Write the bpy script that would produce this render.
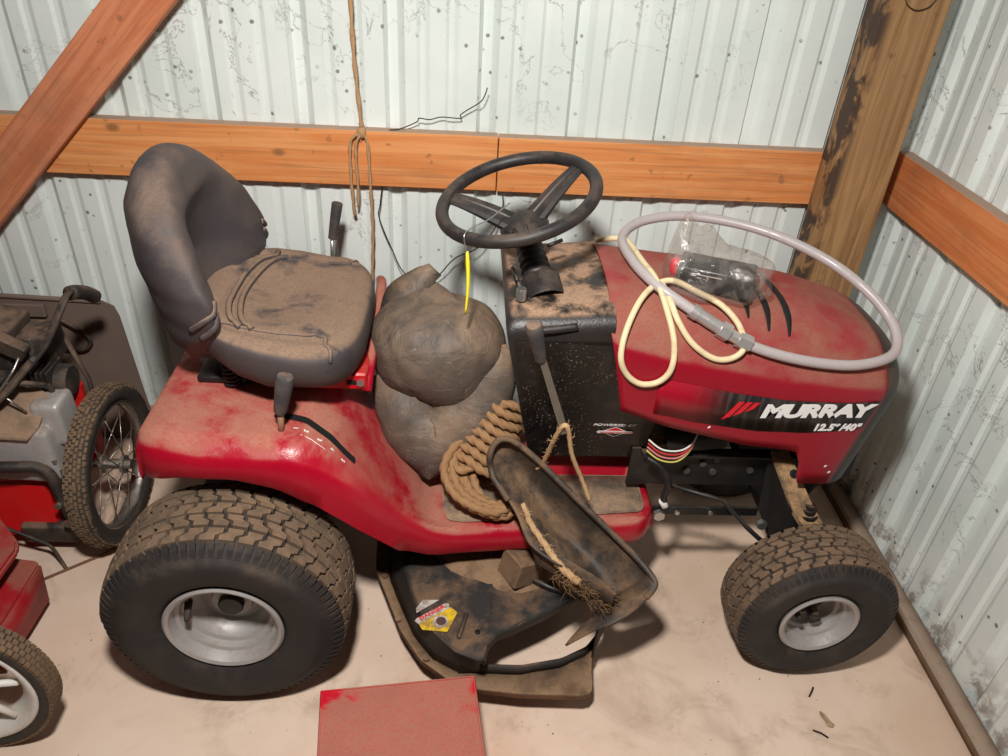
import bpy, bmesh, math, random
from mathutils import Vector, Matrix, noise as mnoise
random.seed(7)
sc = bpy.context.scene
for o in list(bpy.data.objects): bpy.data.objects.remove(o)
C = sc.collection
PI = math.pi

# ------------------------------------------------------------------ camera
CAM_H, PITCH, YAW, ROLL, FPX = 1.5575, 0.5925, 0.0716, -0.0666, 762.93
D, W, ZG = 1.974, 1.1852, 0.9846          # back wall y, right wall x, top of the girts
fwd = Vector((math.sin(YAW)*math.cos(PITCH), math.cos(YAW)*math.cos(PITCH), -math.sin(PITCH)))
rgt = Vector((math.cos(YAW), -math.sin(YAW), 0))
dwn = fwd.cross(rgt)
R_ = math.cos(ROLL)*rgt + math.sin(ROLL)*dwn
D_ = -math.sin(ROLL)*rgt + math.cos(ROLL)*dwn
cd = bpy.data.cameras.new('camera'); cam = bpy.data.objects.new('camera', cd); C.objects.link(cam)
cd.sensor_width = 36; cd.lens = FPX/1008*36; cd.clip_start = .02
M = Matrix((R_, -D_, -fwd)).transposed().to_4x4(); M.translation = Vector((0, 0, CAM_H))
cam.matrix_world = M
sc.camera = cam

# ------------------------------------------------------------------ light and exposure
wd = bpy.data.worlds.new('world'); sc.world = wd; wd.use_nodes = True
wd.node_tree.nodes['Background'].inputs[0].default_value = (1.0, .95, .9, 1)
wd.node_tree.nodes['Background'].inputs[1].default_value = .03
ld = bpy.data.lights.new('work_lamp', 'SPOT'); ld.energy = 164; ld.color = (1, .965, .92); ld.shadow_soft_size = .07
ld.spot_size = math.radians(140); ld.spot_blend = 1.0
lo = bpy.data.objects.new('work_lamp', ld); C.objects.link(lo); lo.location = (-.12, .33, 1.98)
lo.rotation_euler = (Vector((.06, 1.50, .62))-lo.location).to_track_quat('-Z', 'Y').to_euler()
vs = sc.view_settings
vs.view_transform = 'Standard'; vs.look = 'None'; vs.gamma = 1; vs.use_curve_mapping = False; vs.exposure = 0

# ------------------------------------------------------------------ helpers
def srgb(r, g, b):
    f = lambda c: (c/255/12.92) if c/255 <= .04045 else ((c/255+.055)/1.055)**2.4
    return (f(r), f(g), f(b), 1)

def interp(tab, x):
    if x <= tab[0][0]: return tab[0][1]
    for (a, b), (c, d) in zip(tab, tab[1:]):
        if x <= c: return b+(d-b)*(x-a)/(c-a)
    return tab[-1][1]

def smooth(tab, x):
    if x <= tab[0][0]: return tab[0][1]
    for (a, b), (c, d) in zip(tab, tab[1:]):
        if x <= c:
            t = (x-a)/(c-a); t = t*t*(3-2*t); return b+(d-b)*t
    return tab[-1][1]

class NT:
    def __init__(s, name):
        s.m = bpy.data.materials.new(name); s.m.use_nodes = True
        s.t = s.m.node_tree; s.b = s.t.nodes['Principled BSDF']; s.co = None
    def n(s, typ, **k):
        o = s.t.nodes.new(typ)
        for a, v in k.items(): setattr(o, a, v)
        return o
    def l(s, a, b): s.t.links.new(a, b)
    def coord(s):
        if not s.co: s.co = s.n('ShaderNodeTexCoord').outputs['Object']
        return s.co
    def mapped(s, scale, rot=(0, 0, 0)):
        m = s.n('ShaderNodeMapping'); m.inputs['Scale'].default_value = scale; m.inputs['Rotation'].default_value = rot
        s.l(s.coord(), m.inputs[0]); return m.outputs[0]
    def noise(s, scale, detail=4, rough=.55, vec=None, dist=0):
        o = s.n('ShaderNodeTexNoise'); o.inputs['Scale'].default_value = scale
        o.inputs['Detail'].default_value = detail; o.inputs['Roughness'].default_value = rough
        o.inputs['Distortion'].default_value = dist
        s.l(vec or s.coord(), o.inputs['Vector']); return o.outputs['Fac']
    def ramp(s, fac, a, b, lo=0., hi=1.):
        o = s.n('ShaderNodeMapRange'); o.interpolation_type = 'SMOOTHSTEP'
        for i, v in zip((1, 2, 3, 4), (a, b, lo, hi)): o.inputs[i].default_value = v
        s.l(fac, o.inputs[0]); return o.outputs[0]
    def math(s, op, a, b=None):
        o = s.n('ShaderNodeMath', operation=op)
        for i, v in ((0, a), (1, b)):
            if v is None: continue
            if isinstance(v, (int, float)): o.inputs[i].default_value = v
            else: s.l(v, o.inputs[i])
        return o.outputs[0]
    def mix(s, fac, a, b):
        o = s.n('ShaderNodeMix', data_type='RGBA')
        for i, v in ((0, fac), (6, a), (7, b)):
            if isinstance(v, (int, float)): o.inputs[i].default_value = v
            elif isinstance(v, tuple): o.inputs[i].default_value = v
            else: s.l(v, o.inputs[i])
        return o.outputs[2]
    def up(s, a=.3, b=.9):
        g = s.n('ShaderNodeNewGeometry'); x = s.n('ShaderNodeSeparateXYZ'); s.l(g.outputs['Normal'], x.inputs[0])
        return s.ramp(x.outputs[2], a, b)
    def sep(s, vec=None):
        x = s.n('ShaderNodeSeparateXYZ'); s.l(vec or s.coord(), x.inputs[0]); return x.outputs
    def bump(s, h, strength=.3, dist=.005):
        o = s.n('ShaderNodeBump'); o.inputs['Strength'].default_value = strength; o.inputs['Distance'].default_value = dist
        s.l(h, o.inputs['Height']); s.l(o.outputs[0], s.b.inputs['Normal'])
    def out(s, col=None, rough=None, metal=None, **k):
        for i, v in (('Base Color', col), ('Roughness', rough), ('Metallic', metal)):
            if v is None: continue
            if isinstance(v, (int, float, tuple)): s.b.inputs[i].default_value = v
            else: s.l(v, s.b.inputs[i])
        return s.m

DUST = srgb(176, 140, 110)
def dusty(name, base, dust=DUST, amt=.7, lo=.4, hi=.62, up=(.2, .8), side=.12, scale=9, rough=.4, metal=0, bump=.15, base2=None, bscale=220):
    """a painted or moulded surface with dust settled in blotches, most of it on faces that look up"""
    t = NT(name)
    n1 = t.ramp(t.noise(scale, 6, .65, dist=.3), lo, hi)
    n2 = t.noise(bscale, 3, .6)
    n1 = t.math('MULTIPLY', n1, t.ramp(n2, .25, .6, .6, 1))
    u = t.ramp(t.up(*up), 0, 1, side, 1)
    f = t.math('MULTIPLY', t.math('MULTIPLY', n1, u), amt)
    b = base if base2 is None else t.mix(t.ramp(t.noise(scale*2.3, 5, .6), .42, .6), base, base2)
    col = t.mix(f, b, t.mix(t.noise(scale*3, 4), dust, tuple(c*.72 for c in dust[:3])+(1,)))
    t.bump(t.math('ADD', n2, t.noise(scale*4, 4)), bump, .002)
    return t.out(col, t.ramp(f, 0, .6, rough, .9), metal)

def plain(name, col, rough=.5, metal=0, var=.0, scale=40, bump=0):
    t = NT(name)
    if var:
        c = t.mix(t.noise(scale, 5, .6), tuple(x*(1-var) for x in col[:3])+(1,), tuple(min(1, x*(1+var)) for x in col[:3])+(1,))
    else: c = col
    if bump: t.bump(t.noise(scale*3, 4), bump, .002)
    return t.out(c, rough, metal)

def wood(name, a, b, axis, dirt=.25, stain=False, grain=1.):
    t = NT(name)
    sc_ = [38*grain, 38*grain, 38*grain]; sc_[axis] = 1.6
    v = t.mapped(tuple(sc_))
    g = t.noise(1., 5, .6, v, 1.2)
    sc2 = [150, 150, 150]; sc2[axis] = 4
    g2 = t.noise(1., 3, .6, t.mapped(tuple(sc2)))
    c = t.mix(t.ramp(g, .35, .66), a, b)
    c = t.mix(t.math('MULTIPLY', t.ramp(g2, .5, .72), .5), c, tuple(x*.5 for x in a[:3])+(1,))
    vo = t.n('ShaderNodeTexVoronoi'); vo.inputs['Scale'].default_value = 1
    s3 = [7, 7, 7]; s3[axis] = 4.2
    t.l(t.mapped(tuple(s3)), vo.inputs['Vector'])
    k = t.ramp(vo.outputs['Distance'], .05, .11, .8, 0)
    c = t.mix(k, c, tuple(x*.28 for x in a[:3])+(1,))
    c = t.mix(t.math('MULTIPLY', t.ramp(t.noise(5, 6, .7), .45, .75), dirt), c, srgb(120, 92, 74))
    if stain:
        x = t.sep()
        edge = t.ramp(x[0], .935, .965, 1, 0)
        f = t.math('MULTIPLY', t.ramp(t.noise(1, 4, .6, t.mapped((16, 16, 9)), .5), .44, .54), edge)
        c = t.mix(t.math('MULTIPLY', f, .9), c, srgb(52, 38, 34))
    fl = t.math('MULTIPLY', t.ramp(t.noise(28, 3, .5), .66, .72), .55)
    c = t.mix(fl, c, tuple(x*.35 for x in a[:3])+(1,))
    c = t.mix(t.math('MULTIPLY', t.up(.6, .95), t.ramp(t.noise(30, 4), .25, .5, .55, .95)), c, srgb(168, 146, 128))
    t.bump(t.math('ADD', g, g2), .25, .002)
    return t.out(c, .72)

def obj(name, me, mat, parent=None, sm=True, ang=None):
    """one mesh object; vertices are given in world space, or relative to the parent's base when it has one"""
    if isinstance(me, bmesh.types.BMesh):
        bm = me; me = bpy.data.meshes.new(name); bm.normal_update(); bm.to_mesh(me); bm.free()
    if parent is not None:
        r = parent
        while r.parent: r = r.parent
        me.transform(Matrix.Translation(-r.location))
    o = bpy.data.objects.new(name, me); C.objects.link(o)
    if not me.materials: me.materials.append(mat)
    if sm:
        for p in me.polygons: p.use_smooth = True
        if ang:
            bm = bmesh.new(); bm.from_mesh(me)
            for e in bm.edges:
                if len(e.link_faces) == 2 and e.calc_face_angle(0) > ang: e.smooth = False
            bm.to_mesh(me); bm.free()
    if parent is not None: o.parent = parent
    return o

def thing(name, label, cat, loc=(0, 0, 0), group=None):
    o = bpy.data.objects.new(name, None); C.objects.link(o); o.location = loc; o.empty_display_size = .05
    return tag(o, label, cat, group)
def tag(o, label, cat, group=None):
    o['label'] = label; o['category'] = cat
    if group: o['group'] = group
    return o
def struct(o, label=None):
    o['kind'] = 'structure'
    if label: o['label'] = label
    return o

def box(bm, lo, hi, bevel=0, seg=2, rot=None, pivot=None):
    r = bmesh.ops.create_cube(bm, size=1)
    vs_ = r['verts']; c = [(a+b)/2 for a, b in zip(lo, hi)]; s = [b-a for a, b in zip(lo, hi)]
    for v in vs_: v.co = Vector((c[0]+v.co.x*s[0], c[1]+v.co.y*s[1], c[2]+v.co.z*s[2]))
    if bevel:
        es = list({e for v in vs_ for e in v.link_edges})
        rr = bmesh.ops.bevel(bm, geom=es, offset=bevel, segments=seg, affect='EDGES', profile=.5)
        vs_ = list(set(rr['verts']) | {v for v in vs_ if v.is_valid})
    if rot:
        p = Vector(pivot or c); m = Matrix.Translation(p) @ rot.to_4x4() @ Matrix.Translation(-p)
        for v in vs_: v.co = m @ v.co
    return vs_
def bbox(lo, hi, bevel=0, seg=2, rot=None, pivot=None):
    bm = bmesh.new(); box(bm, lo, hi, bevel, seg, rot, pivot); return bm

def catmull(pts, n=8, closed=False):
    P = [Vector(p) for p in pts]; out = []; N = len(P)
    rng = range(N if closed else N-1)
    for i in rng:
        if closed: a, b, c, d = P[(i-1) % N], P[i], P[(i+1) % N], P[(i+2) % N]
        else: a, b, c, d = P[max(i-1, 0)], P[i], P[i+1], P[min(i+2, N-1)]
        for k in range(n):
            t = k/n
            out.append(.5*((2*b)+(c-a)*t+(2*a-5*b+4*c-d)*t*t+(3*b-a-3*c+d)*t**3))
    if not closed: out.append(P[-1])
    return out

def sweep(bm, pts, r, seg=10, closed=False, lobes=0, lob=.2, twist=0, flat=1., upv=None, cap=True):
    """tube along points; r may be a number or function of 0..1; lobes/twist make laid rope"""
    P = [Vector(p) for p in pts]; N = len(P); rings = []
    T = []
    for i in range(N):
        a = P[(i-1) % N] if (closed or i > 0) else P[i]; b = P[(i+1) % N] if (closed or i < N-1) else P[i]
        T.append((b-a).normalized() if (b-a).length > 1e-9 else Vector((0, 0, 1)))
    n = upv and Vector(upv) or Vector((.31, .17, .93))
    n = (n-T[0]*n.dot(T[0])).normalized(); s = 0
    for i in range(N):
        n = (n-T[i]*n.dot(T[i])).normalized(); bn = T[i].cross(n)
        if i: s += (P[i]-P[i-1]).length
        rr = r(i/(N-1)) if callable(r) else r
        ring = []
        for k in range(seg):
            th = 2*PI*k/seg
            q = rr*(1+lob*math.cos(lobes*(th-twist*s))) if lobes else rr
            ring.append(bm.verts.new(P[i]+n*math.cos(th)*q*flat+bn*math.sin(th)*q))
        rings.append(ring)
    for i in range(N if closed else N-1):
        A, B = rings[i], rings[(i+1) % N]
        for k in range(seg): bm.faces.new((A[k], A[(k+1) % seg], B[(k+1) % seg], B[k]))
    if not closed and cap:
        bm.faces.new(rings[0][::-1]); bm.faces.new(rings[-1])
    return bm
def tube(pts, r, seg=10, **k): return sweep(bmesh.new(), pts, r, seg, **k)

def lathe(bm, prof, c, axis='y', seg=64, close=False):
    """revolve (radius, offset) pairs about an axis through c"""
    rings = []
    for r, h in prof:
        ring = []
        for k in range(seg):
            a = 2*PI*k/seg; u, v = r*math.cos(a), r*math.sin(a)
            p = {'y': (u, h, v), 'z': (u, v, h), 'x': (h, u, v)}[axis]
            ring.append(bm.verts.new(Vector(c)+Vector(p)))
        rings.append(ring)
    n = len(rings)
    for i in range(n if close else n-1):
        A, B = rings[i], rings[(i+1) % n]
        for k in range(seg): bm.faces.new((A[k], A[(k+1) % seg], B[(k+1) % seg], B[k]))
    return rings
def fixn(bm):
    bmesh.ops.recalc_face_normals(bm, faces=bm.faces[:]); return bm

def superell(c, s, e1=1., e2=1., nu=48, nv=24, fn=None):
    bm = bmesh.new(); sp = lambda x, e: math.copysign(abs(x)**e, x); rows = []
    for j in range(1, nv):
        ph = -PI/2+PI*j/nv; row = []
        for i in range(nu):
            th = 2*PI*i/nu
            p = Vector((sp(math.cos(ph), e1)*sp(math.cos(th), e2), sp(math.cos(ph), e1)*sp(math.sin(th), e2), sp(math.sin(ph), e1)))
            row.append(p)
        rows.append(row)
    def mk(p):
        q = Vector((c[0]+p.x*s[0], c[1]+p.y*s[1], c[2]+p.z*s[2]))
        return bm.verts.new(fn(p, q) if fn else q)
    V = [[mk(p) for p in row] for row in rows]; lo_ = mk(Vector((0, 0, -1))); hi_ = mk(Vector((0, 0, 1)))
    for A, B in zip(V, V[1:]):
        for i in range(nu): bm.faces.new((A[i], A[(i+1) % nu], B[(i+1) % nu], B[i]))
    for i in range(nu):
        bm.faces.new((lo_, V[0][(i+1) % nu], V[0][i])); bm.faces.new((hi_, V[-1][i], V[-1][(i+1) % nu]))
    return bm

def grid(bm, rows):
    V = [[bm.verts.new(p) for p in r] for r in rows]
    for A, B in zip(V, V[1:]):
        for i in range(len(A)-1): bm.faces.new((A[i], A[i+1], B[i+1], B[i]))
    return V
def solid(o, t, off=-1):
    m = o.modifiers.new('thickness', 'SOLIDIFY'); m.thickness = t; m.offset = off; return o
def prism(bm, poly, d):
    """extrude polygon (3D points) along vector d, closed"""
    d = Vector(d); A = [bm.verts.new(p) for p in poly]; B = [bm.verts.new(Vector(p)+d) for p in poly]; n = len(A)
    bm.faces.new(A[::-1]); bm.faces.new(B)
    for i in range(n): bm.faces.new((A[i], A[(i+1) % n], B[(i+1) % n], B[i]))
    return bm
def bolt(p, axis, r=.007, h=.005):
    bm = bmesh.new(); z = Vector(axis).normalized()
    r_ = bmesh.ops.create_cone(bm, cap_ends=True, segments=6, radius1=r, radius2=r, depth=h)
    m = Vector((0, 0, 1)).rotation_difference(z).to_matrix().to_4x4(); m.translation = Vector(p)+z*h/2
    bmesh.ops.transform(bm, matrix=m, verts=bm.verts); return bm

def text_mesh(s, size, m, extrude=.0004, shear=0, offset=0, sx=1, align='LEFT', spacing=1):
    cu = bpy.data.curves.new('lettering', 'FONT'); cu.body = s; cu.size = size; cu.extrude = extrude; cu.shear = shear
    cu.offset = offset; cu.align_x = align; cu.space_character = spacing
    o = bpy.data.objects.new('lettering_source', cu); C.objects.link(o)
    dg = bpy.context.evaluated_depsgraph_get(); me = bpy.data.meshes.new_from_object(o.evaluated_get(dg))
    bpy.data.objects.remove(o); bpy.data.curves.remove(cu)
    me.transform(Matrix.Diagonal((sx, 1, 1, 1))); me.transform(m); me.materials.clear(); return me
def frame(o, x, y):
    x = Vector(x).normalized(); y = Vector(y); y = (y-x*y.dot(x)).normalized(); z = x.cross(y)
    m = Matrix((x, y, z)).transposed().to_4x4(); m.translation = Vector(o); return m

# ------------------------------------------------------------------ materials of the setting
def wall_mat():
    t = NT('white_ribbed_metal')
    n = t.noise(2.2, 5, .6)
    c = t.mix(t.ramp(n, .35, .7), srgb(232, 238, 235), srgb(216, 226, 222))
    sp = t.n('ShaderNodeTexVoronoi'); sp.inputs['Scale'].default_value = 26; sp.inputs['Randomness'].default_value = 1
    t.l(t.coord(), sp.inputs['Vector'])
    spot = t.math('MULTIPLY', t.ramp(t.math('ADD', sp.outputs['Distance'], t.math('MULTIPLY', t.noise(90, 3), .16)), .16, .24, 1, 0), t.ramp(t.noise(4.5, 5, .7), .46, .56))
    c = t.mix(t.math('MULTIPLY', spot, .8), c, srgb(64, 56, 48))
    wisp = t.ramp(t.math('ABSOLUTE', t.math('SUBTRACT', t.noise(5.5, 8, .62, dist=.8), .5)), 0, .007, 1, 0)
    wisp = t.math('MULTIPLY', wisp, t.ramp(t.noise(2.6, 3, .5), .49, .60))
    c = t.mix(t.math('MULTIPLY', wisp, .7), c, srgb(96, 88, 80))
    sm = t.math('MULTIPLY', t.ramp(t.noise(11, 8, .75, dist=1.2), .62, .7), .35)
    c = t.mix(sm, c, srgb(150, 146, 136))
    z = t.sep()[2]
    low = t.math('MULTIPLY', t.ramp(z, .03, .2, 1, 0), t.ramp(t.noise(14, 6, .7), .46, .6))
    c = t.mix(t.math('MULTIPLY', low, .75), c, srgb(110, 86, 66))
    film = t.math('MULTIPLY', t.ramp(t.noise(1.1, 3, .5), .3, .7), .15)
    c = t.mix(film, c, srgb(190, 190, 176))
    t.bump(t.noise(120, 3), .05, .001)
    return t.out(c, .5)
def floor_mat():
    t = NT('pale_dusty_concrete')
    c = t.mix(t.ramp(t.noise(1.7, 6, .6), .35, .68), srgb(230, 206, 186), srgb(212, 182, 158))
    c = t.mix(t.math('MULTIPLY', t.ramp(t.noise(6, 8, .7, dist=.6), .5, .72), .5), c, srgb(166, 138, 114))
    c = t.mix(t.math('MULTIPLY', t.ramp(t.noise(3.1, 5, .6, dist=1), .55, .7), .35), c, srgb(150, 118, 94))
    sp = t.n('ShaderNodeTexVoronoi'); sp.inputs['Scale'].default_value = 34; t.l(t.coord(), sp.inputs['Vector'])
    spot = t.math('MULTIPLY', t.ramp(sp.outputs['Distance'], .05, .1, 1, 0), t.ramp(t.noise(9, 4), .47, .58))
    c = t.mix(t.math('MULTIPLY', spot, .8), c, srgb(84, 64, 50))
    cr = t.ramp(t.math('ABSOLUTE', t.math('SUBTRACT', t.noise(1.3, 9, .62, dist=.4), .5)), .0, .006, 1, 0)
    cr = t.math('MULTIPLY', cr, t.ramp(t.noise(2.3, 3), .5, .6))
    c = t.mix(t.math('MULTIPLY', cr, .12), c, srgb(110, 86, 68))
    t.bump(t.math('ADD', t.noise(60, 5, .6), t.noise(300, 2)), .12, .003)
    return t.out(c, .85)
M_WALL = wall_mat(); M_FLOOR = floor_mat()
M_FIRX = wood('orange_fir_along_x', srgb(228, 156, 96), srgb(214, 130, 68), 0, .2)
M_FIRY = wood('orange_fir_along_y', srgb(222, 140, 84), srgb(206, 114, 60), 1, .4)
M_FIRZ = wood('orange_fir_brace', srgb(214, 136, 96), srgb(194, 110, 70), 2, .35)
M_POST = wood('treated_post_wood', srgb(172, 134, 90), srgb(136, 98, 58), 2, .2, stain=True)
M_SKIRT = wood('weathered_skirt_wood', srgb(140, 116, 90), srgb(84, 64, 48), 1, .7)
M_SKIRTX = wood('weathered_skirt_wood_x', srgb(140, 116, 90), srgb(84, 64, 48), 0, .7)

# ------------------------------------------------------------------ the setting
fl_ = bmesh.new(); box(fl_, (-2.6, -1.2, -.08), (W+.02, D+.02, 0))
struct(obj('floor', fl_, M_FLOOR, sm=False), 'pale dusty concrete floor of the shed')

PITCH_R = .2286
RIB = [(0, 0), (.010, .019), (.034, .019), (.052, 0), (.080, 0), (.088, .0055), (.100, .0055), (.112, 0), (.150, 0), (.158, .0055), (.170, .0055), (.182, 0)]
def panel_mesh(n_ribs, H, flip=False):
    bm = bmesh.new(); prof = []
    for k in range(n_ribs):
        prof += [(k*PITCH_R+u, d) for u, d in RIB]
    prof += [(n_ribs*PITCH_R+u, d) for u, d in RIB[:4]]
    return prof, H
wb = bpy.data.objects.new('wall_back', None); C.objects.link(wb); struct(wb, 'white ribbed metal wall behind the riding mower')
X0R = -.4308
def back_panel(i, x_start, ribs, dy, xmax=None):
    prof, H = panel_mesh(ribs, 2.5)
    bm = bmesh.new()
    pts = [(x_start+u, D+dy+d) for u, d in prof]
    if xmax: pts = [p for p in pts if p[0] <= xmax]+[(xmax, D+dy)]
    zs_ = [0, .25, .5, .75, 1., 1.3, 1.7, 2.1, 2.5]
    grid(bm, [[(x, y, z) for x, y in pts] for z in zs_])
    o = obj('panel', bm, M_WALL, wb, sm=False); solid(o, .0012, 1); return o
for i, (xs, dy, xm) in enumerate(((X0R-8*PITCH_R, .0, None), (X0R-4*PITCH_R, .0015, None), (X0R, 0, None), (X0R+4*PITCH_R, .0015, W+.01))):
    back_panel(i, xs, 4, dy, xm)
wr = bpy.data.objects.new('wall_right', None); C.objects.link(wr); struct(wr, 'white ribbed metal wall beside the hood of the riding mower')
for i, (ys, dx) in enumerate(((1.437+.046+2*PITCH_R, .0015), (1.437+.046-2*PITCH_R, 0), (1.437+.046-6*PITCH_R, .0015))):
    prof, H = panel_mesh(4, 2.5); bm = bmesh.new()
    pts = [(W+dx+d, ys-u) for u, d in prof]
    pts = [p for p in pts if p[1] <= D]
    if i == 0: pts = [(W+dx, D)]+pts
    grid(bm, [[(x, y, z) for x, y in pts] for z in (0, .25, .5, .75, 1, 1.3, 1.7, 2.1, 2.5)])
    solid(obj('panel', bm, M_WALL, wr, sm=False), .0012, 1)

GT, GH = .038, .1417
t1 = bpy.data.objects.new('trim_1', None); C.objects.link(t1); struct(t1, 'orange fir girt boards along the back wall')
for a, b, dz in ((-2.3, .0835, 0), (.0865, 1.06, -.0015)):
    obj('board', bbox((a, D-GT, ZG-GH+dz), (b, D-.0005, ZG+dz), .0015, 1), M_FIRX, t1, sm=False)
struct(obj('trim_2', bbox((W-GT, -1., ZG-GH), (W-.0005, D-.0005, ZG), .0015, 1), M_FIRY, sm=False), 'orange fir girt board along the right wall')
struct(obj('trim_3', bbox((.926, 1.85, 0), (1.080, D-GT-.0005, 2.5), .003, 2), M_POST, sm=False), 'brown stained timber post near the corner')
a, b = Vector((-.652, 1.262)), Vector((-1.215, .690))   # lower edge of the brace in x, z
d_ = (b-a).normalized(); nrm = Vector((d_.y, -d_.x)); nrm = nrm if nrm.x < 0 else -nrm
a = a-d_*.9; b = b+d_*.95
bm = bmesh.new(); yb = D-GT-.001
prism(bm, [(p.x, yb, p.y) for p in (a, b, b+nrm*.112, a+nrm*.112)], (0, -GT, 0)); fixn(bm)
bmesh.ops.bevel(bm, geom=bm.edges[:], offset=.0015, segments=1, affect='EDGES')
br = obj('trim_4', bm, M_FIRZ, sm=False)
ang_ = math.atan2(d_.x, d_.y)
br.data.transform(Matrix.Rotation(-ang_, 4, 'Y')); br.rotation_euler = (0, ang_, 0)
struct(br, 'diagonal orange fir brace crossing the back girt')
# bottom boards
bm = bmesh.new()
rows = []
for i in range(26):
    y = -1.0+(D-GT+1.0)*i/25; w = .002*mnoise.noise(Vector((0, y*4, 3)))
    rows.append([(W-.040+w, y, 0), (W-.040+w, y, .022), (W-.034+w, y, .026+w), (W-.001, y, .028)])
grid(bm, rows); fixn(bm)
struct(solid(obj('trim_5', bm, M_SKIRT, ang=.5), .004, -1), 'weathered dirty skirt board at the foot of the right wall')
struct(obj('trim_6', bbox((-2.3, D-.036, 0), (W-.06, D-.0005, .09), .003, 1), M_SKIRTX, sm=False), 'weathered skirt board at the foot of the back wall')

# ------------------------------------------------------------------ mower materials
RED = srgb(164, 6, 36); REDD = srgb(120, 10, 22)
M_RED = dusty('dusty_red_paint', RED, dust=srgb(184, 128, 106), amt=.88, lo=.36, hi=.60, up=(.38, .80), side=.03, scale=7, rough=.28, bump=.18)
M_REDH = dusty('hood_red_paint', srgb(146, 8, 34), dust=srgb(156, 108, 88), amt=.92, lo=.18, hi=.66, up=(.12, .62), side=.02, scale=8, rough=.32, bump=.15)
M_REDC = dusty('clean_red_paint', srgb(190, 8, 26), amt=.35, lo=.45, hi=.7, side=.1, scale=12, rough=.35)
M_BLK = dusty('black_dash_plastic', srgb(30, 28, 28), dust=srgb(182, 146, 118), amt=.92, lo=.38, hi=.58, up=(.75, .97), side=.02, scale=14, rough=.42, bump=.3)
def speckled():
    t = NT('speckled_black_panel')
    v = t.n('ShaderNodeTexVoronoi'); v.inputs['Scale'].default_value = 150; t.l(t.coord(), v.inputs['Vector'])
    d = t.math('MULTIPLY', t.ramp(v.outputs['Distance'], .10, .24, 1, 0), t.ramp(t.noise(12, 4, .6), .42, .62))
    c = t.mix(t.math('MULTIPLY', d, .8), t.mix(t.ramp(t.noise(20, 5, .6), .5, .75), srgb(20, 19, 19), srgb(48, 42, 38)), srgb(186, 164, 140))
    t.bump(t.noise(160, 3), .1, .001); return t.out(c, .38)
M_BLKS = speckled()
M_RUB = dusty('dusty_tyre_rubber', srgb(38, 34, 33), dust=srgb(120, 98, 80), amt=.55, lo=.4, hi=.75, up=(-.2, .9), side=.22, scale=14, rough=.75, bump=.3)
M_TREAD = dusty('dirt_coated_tread', srgb(92, 76, 62), dust=srgb(146, 118, 92), amt=.8, lo=.25, hi=.7, up=(-.3, .8), side=.45, scale=24, rough=.9, bump=.5)
M_RIM = dusty('silver_wheel_paint', srgb(168, 164, 162), dust=srgb(150, 126, 108), amt=.6, lo=.4, hi=.7, up=(.1, .9), side=.3, scale=22, rough=.5, metal=.25, bump=.1)
M_STEEL = plain('bare_steel', srgb(190, 188, 184), .35, .9, .15)
M_IRON = dusty('black_frame_paint', srgb(26, 25, 25), dust=srgb(150, 120, 92), amt=.45, lo=.45, hi=.7, up=(.3, .9), side=.1, scale=18, rough=.45)
M_DECK = dusty('dirty_black_deck', srgb(40, 37, 35), dust=srgb(140, 108, 82), amt=.8, lo=.40, hi=.66, up=(.6, .97), side=.12, scale=11, rough=.7, bump=.6)
M_DECKL = dusty('clay_coated_deck_lip', srgb(96, 74, 56), dust=srgb(160, 128, 98), amt=.9, lo=.3, hi=.6, side=.6, scale=16, rough=.9, bump=.5)
M_CHUTE = dusty('dusty_black_chute_plastic', srgb(56, 50, 46), dust=srgb(150, 118, 88), amt=.9, lo=.36, hi=.66, up=(-.6, .8), side=.45, scale=11, rough=.55, bump=.25)
M_SEAT = dusty('dusty_black_vinyl', srgb(60, 56, 60), dust=srgb(150, 122, 100), amt=.95, lo=.32, hi=.50, up=(.35, .9), side=.12, scale=9, rough=.6, bump=.25)
M_WHEELP = dusty('black_wheel_plastic', srgb(34, 31, 32), dust=srgb(130, 108, 92), amt=.5, lo=.4, hi=.7, up=(.3, 1), side=.2, scale=16, rough=.5)
M_PAD = dusty('sandy_foot_pad', srgb(104, 92, 82), dust=srgb(178, 146, 116), amt=.95, lo=.3, hi=.62, side=.6, scale=18, rough=.95, bump=.8)
M_WHITE = plain('white_print', srgb(236, 234, 232), .5)
M_REDP = plain('red_print', srgb(214, 24, 40), .5)
M_DARK = plain('black_void', srgb(8, 8, 8), .8)
M_GRIP = dusty('grey_lever_grip', srgb(62, 60, 62), amt=.5, scale=25, side=.3, rough=.7)

# ------------------------------------------------------------------ riding mower
YC = 1.45
mower = thing('riding_mower', 'dusty red riding lawn mower with black seat and steering wheel', 'riding mower', (.15, YC, 0))

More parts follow.
